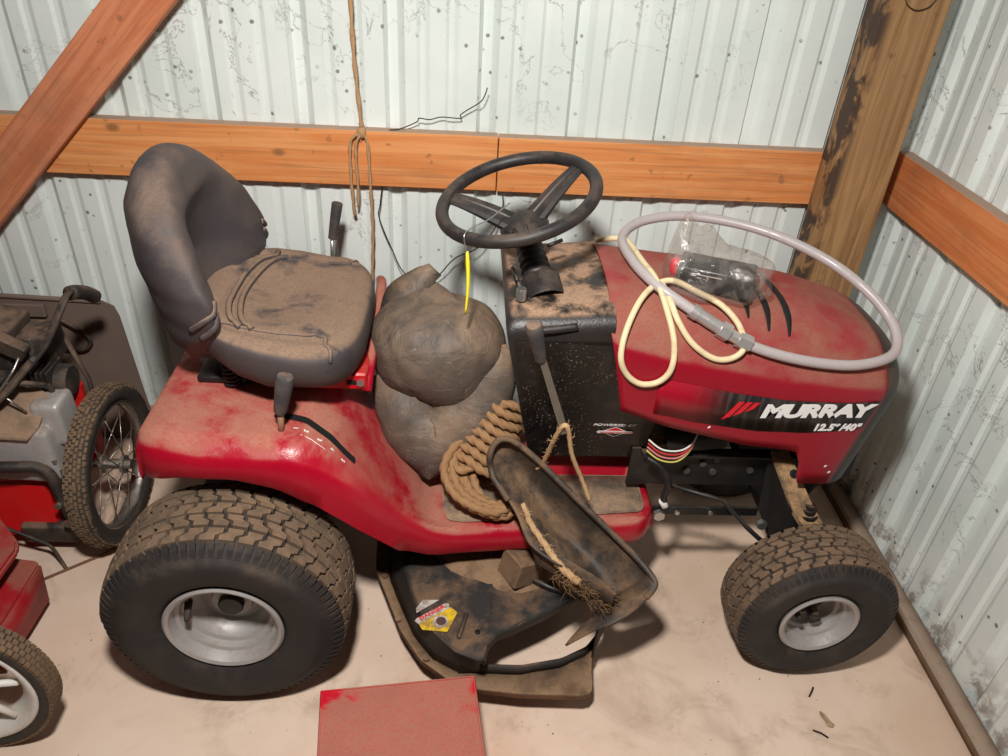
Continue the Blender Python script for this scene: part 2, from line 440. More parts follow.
def tread_mesh(R, w, n, rows, h, shoulder):
    """turf lugs: chevron blocks in staggered rows around the tyre, centred on the axle, axis y"""
    bm = bmesh.new()
    def P(u, a, r):
        # u across -1..1
        crown = -.05*w*abs(u)**2.5
        rr = R+crown+r
        return Vector((rr*math.cos(a), u*w/2, rr*math.sin(a)))
    da = 2*PI/n
    for j in range(rows):
        u0 = -1+2*j/rows; u1 = -1+2*(j+1)/rows; g = .085*(u1-u0); k = .36*(1 if j % 2 else -1)
        for i in range(n):
            a0 = (i+.5*(j % 2))*da; ga = .115; um = (u0+u1)/2; e = .10*(u1-u0)
            poly = [(u, a0+v*da) for u, v in ((u0+g, ga), (um-e, ga), (um+e, ga+k), (u1-g, ga+k), (u1-g, 1-ga+k), (um+e, 1-ga+k), (um-e, 1-ga), (u0+g, 1-ga))]
            jit = random.uniform(-.0015, .0010)
            top = [bm.verts.new(P(u*.985+um*.015, a, h+jit)) for u, a in poly]; bot = [bm.verts.new(P(u, a, -.004)) for u, a in poly]
            for f in ((0, 1, 6, 7), (1, 2, 5, 6), (2, 3, 4, 5)): bm.faces.new([top[q] for q in f])
            for q in range(8):
                bm.faces.new((bot[q], bot[(q+1) % 8], top[(q+1) % 8], top[q]))
    return fixn(bm)

def shoulder_mesh(R, w, n, h, shoulder):
    bm = bmesh.new(); da = 2*PI/n
    # ribs running down the shoulder
    for s in (-1, 1):
        for i in range(n*2):
            a0 = i*da/2
            prof = [(1.0, R-.045*w+h*.7), (1.12, R-.085*w+h*.2), (1.22, R-.17*w), (1.27, R-.17*w-shoulder*.6)]
            V = []
            for a in (a0+.05*da, a0+.36*da):
                V.append([bm.verts.new(Vector((r*math.cos(a), s*u*w/2, r*math.sin(a)))) for u, r in prof+[(1.0, R-.17*w-shoulder)]])
            for q in range(3): bm.faces.new((V[0][q], V[0][q+1], V[1][q+1], V[1][q]))
            bm.faces.new(V[0]); bm.faces.new(V[1][::-1])
    return fixn(bm)

def wheel(name, c, R, w, rr, n, rows, near=True, yaw=0, shared={}):
    """tyre centred at c, axis y, outer face towards -y; the rim, lugs, hub and valve are its sub-parts"""
    key = name
    rot = Matrix.Translation(c) @ Matrix.Rotation(yaw + (0 if near else PI), 4, 'Z')
    h2 = w/2
    bm = bmesh.new()
    hp = [(rr-.006, .72), (rr+.004, .84), (rr+.016, .93), (rr+(R-rr)*.30, 1.0), (rr+(R-rr)*.50, 1.035), (rr+(R-rr)*.66, 1.03), (R-.17*w-.004, .985), (R-.10*w-.004, .90), (R-.055*w-.004, .78), (R-.02*w-.004, .5), (R-.006, .2)]
    prof = [(r, -h2*u) for r, u in hp]+[(r, h2*u) for r, u in hp[::-1]]
    lathe(bm, prof, (0, 0, 0), 'y', 72); fixn(bm); bmesh.ops.transform(bm, matrix=rot, verts=bm.verts)
    t = obj(name, bm, M_RUB, mower)
    # raised ring on the sidewall
    bm = tread_mesh(R-.004, w*.77, n, rows, .009*R/.25, .045*R/.25); bmesh.ops.transform(bm, matrix=rot, verts=bm.verts)
    o = obj('tread', bm, M_TREAD, t, sm=False); o['kind'] = 'stuff'
    bm = shoulder_mesh(R-.004, w*.77, n, .009*R/.25, .045*R/.25); bmesh.ops.transform(bm, matrix=rot, verts=bm.verts)
    o = obj('shoulder_ribs', bm, M_RUB, t, sm=False); o['kind'] = 'stuff'
    bm = bmesh.new()
    f = -h2*.80
    prof = [(rr-.010, f+.012), (rr-.001, f-.002), (rr+.001, f-.008), (rr-.004, f-.0115), (rr-.011, f-.008), (rr-.015, f+.006), (rr-.017, f+.016), (rr-.024, f+.019), (rr-.026, f+.034), (rr-.035, f+.037),
            (rr-.037, f+.056), (rr-.046, f+.064), (rr*.55, f+.076), (rr*.36, f+.070), (rr*.34, f+.062), (rr*.20, f+.062)]
    lathe(bm, prof, (0, 0, 0), 'y', 64); fixn(bm)
    for fc in bm.faces: pass
    bmesh.ops.transform(bm, matrix=rot, verts=bm.verts)
    rim = obj(name.replace('tyre', 'rim'), bm, M_RIM, t, ang=.75)
    bm = bmesh.new(); lathe(bm, [(0.0001, f+.046), (rr*.20, f+.047), (rr*.22, f+.050), (rr*.22, f+.09), (.0001, f+.09)], (0, 0, 0), 'y', 24); fixn(bm)
    bmesh.ops.transform(bm, matrix=rot, verts=bm.verts); obj('axle_cap', bm, M_IRON, t, ang=.6)
    va = math.radians(163); vp = Vector((math.cos(va)*(rr-.036), f+.045, math.sin(va)*(rr-.036)))
    bm = bmesh.new(); sweep(bm, [vp, vp+Vector((.003, -.018, -.002)), vp+Vector((.006, -.036, -.005)), vp+Vector((.008, -.046, -.007))], lambda s: .0085-.003*s, 10)
    bmesh.ops.transform(bm, matrix=rot, verts=bm.verts); obj('valve_stem', bm, M_RUB, t)
    return t
RC = Vector((-.462, 1.103, .245)); FC = Vector((.818, 1.150, .186))
wheel('rear_tyre', RC, .245, .210, .119, 42, 5, True, .014)
wheel('rear_tyre', Vector((-.464, 2*YC-1.103-.005, .25)), .25, .20, .119, 40, 5, False, .0)
wheel('front_tyre', FC, .186, .158, .090, 36, 5, True, .035)
wheel('front_tyre', Vector((.818, 2*YC-1.150, .186)), .186, .158, .090, 36, 5, False, .035)

# --- body: fender, slope and running board, one pressed sheet
YE = [(-.62, 1.175), (-.61, 1.155), (-.59, 1.142), (-.56, 1.132), (-.50, 1.125), (-.30, 1.125), (-.20, 1.14), (-.10, 1.18), (.0, 1.195), (.2, 1.215), (.40, 1.235), (.425, 1.242), (.445, 1.258), (.455, 1.28)]
ZB = [(-.62, .520), (-.59, .530), (-.53, .545), (-.43, .545), (-.35, .523), (-.28, .478), (-.20, .400), (-.12, .305), (-.05, .275), (.455, .275)]
ZR = [(-.62, .605), (-.57, .618), (-.48, .606), (-.32, .600), (-.27, .580), (-.20, .515), (-.12, .41), (-.05, .350), (0, .337), (.455, .335)]
ZT = [(-.62, .612), (-.57, .625), (-.40, .618), (-.30, .612), (-.25, .585), (-.19, .51), (-.12, .415), (-.06, .347), (-.02, .335), (.455, .333)]
xs = [-.612, -.605, -.59, -.57, -.53]+[-.50+.02*i for i in range(48)]+[.452]
def body_top(x, y):
    v = abs(y-YC); z = interp(ZT, x)
    if x > -.27:   # tunnel in the middle
        k = max(0, min(1, (.055-v)/.025)); z = max(z, z+k*max(0, .40-z))
    return z
bm = bmesh.new(); rows = []
for x in xs:
    ye = interp(YE, x); zb = interp(ZB, x); zr = interp(ZR, x)
    half = [(ye+.004, zb-.004), (ye-.001, zb+.002), (ye, zb+(zr-zb)*.5), (ye+.003, zr-.018), (ye+.009, zr-.008), (ye+.018, zr-.001)]
    for k in range(0, 11):
        y = ye+.032+(YC-ye-.032)*k/10; half.append((y, body_top(x, y)))
    full = half+[(2*YC-y, z) for y, z in half[-2::-1]]
    rows.append([(x, y, z) for y, z in full])
# rear and front turned-down edges
r0 = [(p[0]-.006, p[1], p[2]-.010) for p in rows[0]]; r00 = [(p[0]-.008, p[1], min(p[2], .53)) for p in rows[0]]
pin = lambda y: y+(.012 if y < YC-.15 else -.012 if y > YC+.15 else 0)
rl = [(p[0]+.010, pin(p[1]), max(.276, p[2]-.010)) for p in rows[-1]]; rl2 = [(p[0]+.012, pin(p[1]), max(.276, min(p[2], .300))) for p in rows[-1]]
grid(bm, [r00, r0]+rows+[rl, rl2]); fixn(bm)
body = solid(obj('body', bm, M_RED, mower, ang=.9), .004, -1)
# foot pads
for s in (0, 1):
    bm = bmesh.new(); pts = [(-.034, 1.365), (-.028, 1.27), (-.015, 1.235), (.02, 1.230), (.20, 1.248), (.425, 1.272), (.437, 1.285), (.440, 1.388), (.430, 1.396), (.10, 1.394), (-.015, 1.39)]
    if s: pts = [(x, 2*YC-y) for x, y in pts]
    prism(bm, [(x, y, .3355) for x, y in pts], (0, 0, .004)); fixn(bm)
    bmesh.ops.bevel(bm, geom=bm.edges[:], offset=.0035, segments=2, affect='EDGES')
    obj('foot_pad', bm, M_PAD, body)
# shift gate
arc = catmull([(-.366, 1.238), (-.335, 1.237), (-.300, 1.228), (-.250, 1.208), (-.222, 1.202), (-.206, 1.203)], 6)
bm = bmesh.new(); L_, Rr = [], []
for i, p in enumerate(arc):
    q = arc[min(i+1, len(arc)-1)]-arc[max(i-1, 0)]; nn = Vector((-q.y, q.x)).normalized(); wv = .0085 if 0 < i < len(arc)-1 else .004
    for lst, s in ((L_, 1), (Rr, -1)):
        xy = Vector((p.x, p.y))+nn*wv*s; lst.append((xy.x, xy.y, body_top(xy.x, xy.y)+.0012))
grid(bm, [L_, Rr]); fixn(bm)
solid(obj('shift_gate', bm, M_DARK, body, sm=False), .001, 1)
for s, (x, y) in zip('12345', ((-.322, 1.202), (-.300, 1.197), (-.274, 1.188), (-.248, 1.180), (-.228, 1.176))):
    z = body_top(x, y)+.0012; zz = body_top(x+.02, y)-body_top(x, y)
    obj('lettering', text_mesh(s, .013, frame((x, y, z), (0, -1, 0), (.02, 0, zz)), .0003, offset=.0004, align='CENTER'), M_WHITE, body, sm=False)
z0 = body_top(-.30, 1.185)+.001
obj('gate_line', tube([(-.305, 1.184, body_top(-.305, 1.184)+.0008), (-.285, 1.180, body_top(-.285, 1.18)+.0008), (-.256, 1.168, body_top(-.256, 1.168)+.0008)], .0007, 6), M_WHITE, body)
# shift lever
bm = tube([(-.345, 1.195, .60), (-.342, 1.193, .64), (-.338, 1.19, .68)], .0065, 10); sl = obj('shift_lever', bm, plain('tan_dusty_rod', srgb(170, 136, 108), .7, .2, .2), mower)
bm = bmesh.new(); prof = [(.0001, 0), (.012, .001), (.0135, .01), (.0165, .055), (.0172, .078), (.0150, .085), (.0001, .087)]
lathe(bm, prof, (0, 0, 0), 'z', 20); fixn(bm); bmesh.ops.transform(bm, matrix=Matrix.Translation((-.341, 1.192, .660)) @ Matrix.Rotation(.22, 4, 'Y'), verts=bm.verts)
obj('grip', bm, M_GRIP, sl, ang=.7)
# far fender lever
bm = tube([(-.345, 1.80, .60), (-.330, 1.80, .70), (-.326, 1.80, .765)], .005, 10); fl2 = obj('blade_lever', bm, M_STEEL, mower)
bm = bmesh.new(); lathe(bm, [(.0001, 0), (.011, .001), (.013, .06), (.0135, .095), (.0001, .098)], (0, 0, 0), 'z', 20); fixn(bm)
bmesh.ops.transform(bm, matrix=Matrix.Translation((-.326, 1.80, .752)) @ Matrix.Rotation(.19, 4, 'Y'), verts=bm.verts); obj('grip', bm, M_GRIP, fl2, ang=.7)

# --- seat
def seat_fn(p, q):
    v = (q.y-YC)/.225; u = (q.x+.35)/.165
    if p.z > 0:
        q.z += .055*abs(v)**2.2*max(0, .15-.6*max(u, -.35)) - .022*math.exp(-((v/.55)**2+((u+.1)/.6)**2))*p.z
        q.z += .02*max(0, -u-.3)
    q.z -= .018*max(0, u-.45)**1.2
    if u > .4: q.x -= .05*abs(v)**3*(u-.4)
    if p.z < 0: q.y = YC+(q.y-YC)*(1+.12*p.z); q.x = -.35+(q.x+.35)*(1+.08*p.z)
    if p.z < .3 and u < -.2: q.z += .085*(-u-.2)**1.4*(.3-p.z)/1.3; q.y = YC+(q.y-YC)*(1-.10*(-u-.2))
    if u < -.3: q.y = YC+(q.y-YC)*(1-.42*(-u-.3)**1.3)
    # moulded groove around the top
    rr = max(abs(v)/.78, abs(u+.08)/.78)
    if p.z > .4: q.z -= .006*math.exp(-((rr-1)/.06)**2)
    return q
seat = obj('seat', superell((-.373, YC, .722), (.182, .230, .060), .42, .40, 96, 40, seat_fn), M_SEAT, mower)
BW = [(.690, .120), (.72, .150), (.75, .182), (.78, .205), (.83, .221), (.88, .220), (.93, .206), (.97, .184), (1.01, .150), (1.04, .115), (1.062, .082), (1.074, .050), (1.080, .018)]
BX = [(.69, -.525), (.80, -.552), (.90, -.570), (1.0, -.578), (1.08, -.575)]
BT = [(.69, .045), (.74, .062), (.90, .068), (1.0, .060), (1.05, .042), (1.07, .028), (1.08, .008)]
def back_rows():
    rows = []; n = 64; N = 44
    for j in range(N+1):
        z = .69+(1.08-.69)*(1-(1-j/N)**1.25); w = smooth(BW, z) if 0 else interp(BW, z); xc = interp(BX, z); t = interp(BT, z); row = []
        wing = interp([(.69, .0), (.74, .03), (.80, .078), (.86, .088), (.94, .066), (1.0, .035), (1.08, 0)], z); rec = interp([(.69, .02), (.76, .055), (.86, .062), (.95, .030), (1.0, .0)], z)
        for i in range(n+1):
            th = 2*PI*i/n; sp_ = lambda v, e: math.copysign(abs(v)**e, v)
            y = w*sp_(math.sin(th), .72); c = sp_(math.cos(th), .70); v = abs(y)/w
            x = xc+t*c+wing*v**2.2
            if c > 0: x -= rec*math.exp(-(y/.105)**4)*c
            row.append((x, YC+y, z))
        rows.append(row)
    return rows
bm = bmesh.new(); V = grid(bm, back_rows()); bm.faces.new(V[-1][:-1]); bm.faces.new(V[0][:-1][::-1])
bmesh.ops.remove_doubles(bm, verts=bm.verts[:], dist=.0002); fixn(bm)
bk_ = obj('backrest', bm, dusty('dark_dusty_vinyl_back', srgb(58, 54, 58), dust=srgb(138, 114, 96), amt=.8, lo=.34, hi=.66, up=(-.2, 1.), side=.16, scale=6, rough=.55, bump=.2), mower)
from mathutils.bvhtree import BVHTree
def snap(objs, pts, lift, n=6):
    """lay a line of points onto the nearest surface of the given parts"""
    vs_, fs_ = [], []
    for o in objs:
        k = len(vs_); vs_ += [v.co+mower.location for v in o.data.vertices]; fs_ += [[i+k for i in p.vertices] for p in o.data.polygons]
    tr = BVHTree.FromPolygons(vs_, fs_); out = []
    for p in catmull(pts, n):
        loc, nn, _, _ = tr.find_nearest(p); out.append(loc+nn*lift)
    return out
for s in (-1, 1):   # raised straps on the bolsters and piping around the cushion
    Y_ = lambda y: y if s < 0 else 2*YC-y
    for dx, dz in ((0, 0), (.018, -.022)):
        obj('seat_strap', tube(snap([bk_], [(-.430+dx, Y_(1.262), .862+dz), (-.462+dx, Y_(1.236), .838+dz), (-.500+dx, Y_(1.225), .806+dz)], .000), .0060, 8), M_SEAT, bk_)
    obj('seat_piping', tube(snap([seat], [(-.47, Y_(1.300), .80), (-.42, Y_(1.292), .80), (-.35, Y_(1.286), .80), (-.29, Y_(1.284), .80), (-.255, Y_(1.272), .80), (-.240, Y_(1.245), .78), (-.238, Y_(1.225), .75)], -.001), .0042, 8), M_SEAT, seat)
for k in (0, 1):
    obj('seat_crease', tube(snap([seat], [(-.420+.024*k, YC-.165, .82), (-.455+.024*k, YC-.11, .80), (-.472+.024*k, YC, .80), (-.455+.024*k, YC+.11, .80), (-.415+.024*k, YC+.17, .82)], .0015, 8), .0065, 8), M_SEAT, seat)
# spring and bracket under the seat
sp = [(-.470+.016*math.cos(t*.55), 1.335+.016*math.sin(t*.55), .622+.0009*t) for t in range(62)]
obj('seat_spring', tube(sp, .0035, 6), M_IRON, mower)
obj('seat_bracket', bbox((-.545, 1.335, .622), (-.44, 1.56, .640), .006, 2), M_IRON, mower)
pan = obj('seat_pan', bbox((-.375, 1.318, .628), (-.190, 1.60, .668), .004, 1), M_REDC, mower, sm=False)
obj('slot', bbox((-.232, 1.3165, .642), (-.205, 1.3185, .652)), M_DARK, pan, sm=False)
obj('bolt', bolt((-.203, 1.318, .648), (0, -1, 0), .009, .006), M_STEEL, pan, sm=False)
# raised rear body rim in front of the seat
obj('body_rim', tube(catmull([(-.196, 1.33, .618), (-.192, 1.36, .645), (-.190, 1.45, .668), (-.190, 1.56, .682), (-.194, 1.68, .686), (-.205, 1.76, .66)], 6), .013, 10), M_RED, mower)
obj('fuel_tank', superell((-.40, YC+.03, .600), (.17, .11, .035), .4, .4, 32, 16), M_IRON, mower)

# --- hood
ZC_ = [(.29, .878), (.55, .862), (.72, .835), (.85, .797), (.92, .762), (.965, .705)]
ZS_ = [(.29, .800), (.43, .757), (.665, .712), (.885, .700), (.965, .650)]
HW_ = [(.29, .205), (.80, .205), (.86, .200), (.89, .193), (.92, .176), (.945, .145), (.96, .10), (.966, .06)]
ZBH = [(.29, .645), (.42, .609), (.613, .561), (.71, .552), (.745, .545), (.765, .515), (.778, .475), (.788, .458), (.86, .452), (.97, .44)]
def hood_z(x, y):
    v = min(1, abs(y-YC)/interp(HW_, x)); zs, zc = interp(ZS_, x), interp(ZC_, x)
    return zs+(zc-zs)*(1-v**3.6)
def hood_row(x):
    w = interp(HW_, x); zb = interp(ZBH, x); half = []
    vs2 = [0, .15, .3, .45, .6, .72, .82, .89, .94]
    for v in vs2: half.append((v*w, hood_z(x, YC+v*w)))
    z9 = half[-1][1]
    half += [(.975*w, z9-.009), (.993*w, z9-.022), (w, z9-.042)]
    z10 = half[-1][1]
    half += [(w, z10+(zb-z10)*k) for k in (.15, .35, .6, .85, 1.)]
    k = max(0, min(1, (x-.60)/.28))
    k2 = max(0, 1-(x-.292)/.15)
    sh = lambda z: x+k*.21*min(0, z-.70)+k2*.040*max(0, min(1, (.82-z)/.17))
    near = [(sh(z), YC-y, z) for y, z in half[::-1]]; far = [(sh(z), YC+y, z) for y, z in half[1:]]
    return near+far
bm = bmesh.new()
grid(bm, [hood_row(x) for x in [.292+.02*i for i in range(20)]+[.685, .70, .715, .73, .745, .755, .765, .772, .778, .783, .788, .80, .81, .83, .85, .87, .885]]); fixn(bm)
hood = solid(obj('hood', bm, M_REDH, mower, ang=.8), .004, -1)
M_GRILLE = dusty('dusty_black_grille', srgb(34, 32, 32), dust=srgb(120, 102, 88), amt=.6, lo=.35, hi=.7, up=(-.2, .8), side=.35, scale=12, rough=.45)
bm = bmesh.new(); rows = [hood_row(x) for x in (.883, .895, .91, .925, .94, .95, .958, .964, .966)]
V = grid(bm, rows); bm.faces.new(V[-1]); fixn(bm)
gr = obj('grille', bm, M_GRILLE, hood, ang=.9)
# louvre slots on the hood top
def strip(name, pts, w, mat, par, lift=.0015):
    P = catmull(pts, 6); bm = bmesh.new(); rows = [[], [], []]
    for i, p in enumerate(P):
        q = P[min(i+1, len(P)-1)]-P[max(i-1, 0)]; nn = Vector((-q.y, q.x)).normalized()
        ww = w*min(1, .25+3*min(i, len(P)-1-i)/len(P))
        for r, s in zip(rows, (-1, 0, 1)):
            x, y = p.x+nn.x*ww*s, p.y+nn.y*ww*s; r.append((x, y, hood_z(x, y)+lift))
    grid(bm, rows); fixn(bm); return solid(obj(name, bm, mat, par), .001, 1)
for pts, w in ((((.622, 1.53), (.648, 1.475), (.660, 1.40), (.664, 1.335), (.662, 1.298)), .0075), (((.578, 1.50), (.602, 1.45), (.614, 1.39), (.619, 1.34), (.618, 1.30)), .0075), (((.548, 1.44), (.566, 1.40), (.574, 1.36), (.576, 1.315)), .007)):
    strip('louvre', pts, w, M_DARK, hood)
# side decal
def decal_mat():
    t = NT('hood_side_decal'); x = t.sep()
    f = t.ramp(t.math('ADD', x[0], t.math('MULTIPLY', t.noise(60, 3), .03)), .31, .43, 0, 1)
    st = t.ramp(t.noise(1, 3, .5, t.mapped((90, 2, 6))), .45, .62)
    f = t.math('MULTIPLY', f, 1)
    c = t.mix(f, srgb(152, 8, 34), t.mix(t.math('MULTIPLY', st, .25), srgb(24, 22, 23), srgb(110, 92, 84)))
    return t.out(c, .35)
top = [(.40, .726), (.42, .7225), (.462, .716), (.557, .696), (.673, .681), (.80, .678), (.88, .680)]
bot = [(.40, .640), (.433, .634), (.481, .622), (.625, .601), (.733, .599), (.80, .605), (.859, .612)]
bm = bmesh.new(); ys = YC-.205-.0012
hw = lambda x: YC-interp(HW_, x)-.0014
def on_side(x, z):
    k = max(0, min(1, (x-.60)/.28)); xp = x-k*.21*min(0, z-.70); return (x, YC-interp(HW_, xp)-.0014, z)
rows = [[], []]
for i in range(40):
    x = .40+(.856-.40)*i/39; xt = .40+(.873-.40)*i/39
    rows[0].append(on_side(xt, interp(top, xt))); rows[1].append(on_side(x, interp(bot, x)))
grid(bm, rows); fixn(bm)
solid(obj('decal', bm, decal_mat(), hood), .0006, 1)
sy = YC-.205-.0022
# lettering on the hood side
def flat_poly(name, poly, y, mat, par):
    bm = bmesh.new(); prism(bm, [(x, y, z) for x, z in poly], (0, -.0005, 0)); fixn(bm); return obj(name, bm, mat, par, sm=False)
obj('lettering', text_mesh('MURRAY', .0440, frame((.624, sy, .6380), (1, 0, .034), (0, 0, 1)), .0003, .22, .0024, 1.33, spacing=.96), M_WHITE, hood, sm=False)
obj('lettering', text_mesh('12.5', .0235, frame((.744, sy, .6065), (1, 0, .034), (0, 0, 1)), .0003, .25, .0013, 1.0, spacing=1.08), M_WHITE, hood, sm=False)
obj('lettering', text_mesh('HP', .010, frame((.788, sy, .6180), (1, 0, .034), (0, 0, 1)), .0003, .35, .0004, .9), M_WHITE, hood, sm=False)
obj('lettering', text_mesh('/40"', .0235, frame((.802, sy, .6085), (1, 0, .034), (0, 0, 1)), .0003, .25, .0013, 1.0, spacing=1.08), M_WHITE, hood, sm=False)
for i in range(3):
    x = .572+.0165*i; zt = .6755-.0006*i; b = .630+.010*i
    flat_poly('logo_slash', [(x, zt), (x+.0118, zt), (x+.0118-.62*(zt-b)*.80, b+.008), (x-.62*(zt-b), b)], sy, M_REDP, hood)
for x, z in ((.800, .505), (.52, .606), (.814, .487)):
    flat_poly('paint_chip', [(x, z), (x+.005, z+.001), (x+.006, z+.006), (x+.001, z+.005)], on_side(x, z)[1]-.001, M_WHITE, hood)

# --- dash tower
def dash_row(x, zt):
    prof = []
    for k in range(7): prof.append((YC-.19*(6-k)/6*.93, zt+.004*math.sin(k)))
    return prof
DZ = [(.088, .836), (.10, .848), (.20, .853), (.298, .862)]
bm = bmesh.new(); rows = []
def dash_sec(x):
    zt = interp(DZ, x); sk = lambda z: (z-.82)
    half = [(.0, zt), (.05, zt), (.10, zt-.001), (.14, zt-.004), (.165, zt-.010), (.180, zt-.020), (.188, zt-.034), (.190, zt-.046)]
    lip = [(.1905, zt-.051), (.190, zt-.056)]
    low = [(.190-.10*k, zt-.056+(.43-zt+.056)*k) for k in (.15, .4, .7, 1.)]
    allp = half+lip+low
    def X(z): return x+max(0, (.82-z))*(.062/.31)*max(0, 1-(x-.088)/.2)
    near = [(X(z), YC-y, z) for y, z in allp[::-1]]; far = [(X(z), YC+y, z) for y, z in allp[1:]]
    return near+far
rows = [dash_sec(x) for x in (.088, .092, .105, .13, .16, .20, .24, .28, .30)]
V = grid(bm, rows); bm.faces.new(V[0][::-1]); fixn(bm)
dash = obj('dash_tower', bm, M_BLK, mower, ang=.6)
# lower side panels with the engine badge
def side_y(z): return YC-.19+.10*max(0, (.80-z)/.37)
for s in (-1, 1):
    bm = bmesh.new(); poly = [(.104, .795), (.318, .790), (.345, .70), (.345, .66), (.395, .63), (.437, .62), (.425, .432), (.170, .432)]
    P3 = []
    for x, z in poly: P3.append((x, YC+s*(YC-side_y(z)+.002), z))
    prism(bm, P3, (0, s*.003, 0)); fixn(bm)
    pn = obj('side_panel', bm, M_BLKS, dash, sm=False)
    if s < 0: badge_parent = pn
nrm_side = Vector((0, .10, -.37)).normalized()
def badge(x, z): return (x, side_y(z)-.0065, z)
obj('lettering', text_mesh('POWERED BY', .0105, frame(badge(.297, .545), (1, 0, 0), (0, -.10, .37)), .0002, .3, .0002, 1.45), M_WHITE, dash, sm=False)
def badge_poly(name, poly, lift, mat):
    bm = bmesh.new(); prism(bm, [(x, badge(x, z)[1]-lift, z) for x, z in poly], (0, -.0004, 0)); fixn(bm); obj(name, bm, mat, dash, sm=False)
cx, cz_ = .349, .525
badge_poly('badge_diamond', [(cx-.032, cz_), (cx, cz_-.017), (cx+.032, cz_), (cx, cz_+.017)], 0, M_WHITE)
badge_poly('badge_diamond', [(cx-.028, cz_), (cx, cz_-.0148), (cx+.028, cz_)], .0006, M_BLKS)
badge_poly('badge_diamond', [(cx+.028, cz_), (cx, cz_+.0155), (cx-.028, cz_)], .0006, M_REDP)
badge_poly('badge_bar', [(cx-.037, cz_-.0045), (cx+.037, cz_-.0045), (cx+.041, cz_), (cx+.037, cz_+.0045), (cx-.037, cz_+.0045), (cx-.041, cz_)], .0012, M_WHITE)
obj('lettering', text_mesh('BRIGGS&STRATTON', .0062, frame((cx-.033, badge(cx, cz_)[1]-.0022, cz_-.0022), (1, 0, 0), (0, -.10, .37)), .0002, 0, 0, 1.25), M_REDP, dash, sm=False)
# ignition and choke
bm = bmesh.new(); lathe(bm, [(.0001, .02), (.009, .02), (.0105, .016), (.0105, -.004)], (.118, 1.325, .855), 'z', 18); fixn(bm); ig = obj('ignition_knob', bm, M_STEEL, dash, ang=.6)
obj('key', tube([(.112, 1.37, .868), (.104, 1.42, .872)], .004, 8), M_IRON, dash)
obj('key_stem', tube([(.116, 1.335, .87), (.114, 1.375, .866)], .003, 8), M_STEEL, dash)
# black roll along the near edge of the dash top
obj('dash_roll', tube(catmull([(.135, YC-.196, .820), (.18, YC-.193, .824), (.225, YC-.188, .829)], 5), .008, 10), M_WHEELP, dash)
# side lever
bm = bmesh.new(); prism(bm, [(.146, 1.205, .80), (.160, 1.205, .80), (.222, 1.198, .625), (.207, 1.198, .620)], (0, -.006, 0)); fixn(bm)
dl = obj('throttle_lever', bm, plain('worn_grey_steel', srgb(120, 112, 100), .45, .5, .25), mower, sm=False)
bm = bmesh.new(); lathe(bm, [(.0001, .092), (.013, .092), (.0165, .086), (.016, .07), (.0125, .02), (.0115, 0), (.0001, 0)], (0, 0, 0), 'z', 22); fixn(bm)
bmesh.ops.transform(bm, matrix=Matrix.Translation((.152, 1.202, .792)) @ Matrix.Rotation(-.24, 4, 'Y') @ Matrix.Rotation(.25, 4, 'X'), verts=bm.verts); gp = obj('grip', bm, M_GRIP, dl, ang=.7)
obj('lever_link', tube([(.214, 1.203, .628), (.214, 1.26, .628)], .006, 8), M_IRON, dl)

# --- steering
SN = Vector((-.265, -.15, 1)).normalized(); SC = Vector((.110, 1.475, 1.003)); SR = .158
ux = Vector((1, 0, 0)); ux = (ux-SN*ux.dot(SN)).normalized(); uy = SN.cross(ux)
S = lambda a, r, h=0: SC+ux*math.cos(a)*r+uy*math.sin(a)*r+SN*h
bm = tube([S(2*PI*i/72, SR) for i in range(72)], .0135, 14, closed=True)
sw = obj('steering_wheel', bm, M_WHEELP, mower)
HUBC = SC-SN*.068
for ad in (30, 160, 275):
    a = math.radians(ad); d = ux*math.cos(a)+uy*math.sin(a); side = SN.cross(d)
    bm = bmesh.new(); rows = []
    for k in range(9):
        t = k/8; p = SC+d*(SR*.98*t+.012*(1-t))-SN*(.066*(1-t)**1.3+.002); w = .030-.013*t; th = .009-.003*t
        rows.append([p-side*w+SN*0, p-side*w*.8+SN*th, p-side*w*.2+SN*th, p-side*w*.1+SN*(th-.003), p+side*w*.1+SN*(th-.003), p+side*w*.2+SN*th, p+side*w*.8+SN*th, p+side*w, p+side*w*.7-SN*(th+.012*(1-t)), p-side*w*.7-SN*(th+.012*(1-t)), p-side*w])
    grid(bm, rows); fixn(bm); obj('spoke', bm, M_WHEELP, sw, ang=.5)
bm = bmesh.new(); lathe(bm, [(.0001, .022), (.02, .022), (.045, .012), (.052, -.002), (.046, -.016), (.032, -.030), (.028, -.034)], (0, 0, 0), 'z', 28); fixn(bm)
m = SN.to_track_quat('Z', 'Y').to_matrix().to_4x4(); m.translation = HUBC; bmesh.ops.transform(bm, matrix=m, verts=bm.verts)
obj('hub', bm, M_WHEELP, sw, ang=.7)
bm = bmesh.new(); base = Vector((.160, 1.392, .853)); topc = HUBC-SN*.03; prof = []
dv = (topc-base); Ln = dv.length
for i in range(29):
    h = Ln*i/28; prof.append(((.0315 if i % 4 < 2 else .0270)-.003*i/28, h))
prof = [(.042, -.045), (.043, .004), (.036, .010)]+prof[2:]
lathe(bm, prof, (0, 0, 0), 'z', 28); fixn(bm); m = dv.to_track_quat('Z', 'Y').to_matrix().to_4x4(); m.translation = base; bmesh.ops.transform(bm, matrix=m, verts=bm.verts)
obj('column_boot', bm, M_WHEELP, mower, ang=.9)
obj('column_lever', tube([(.175, 1.44, .915), (.205, 1.455, .922)], .004, 8), M_IRON, mower)

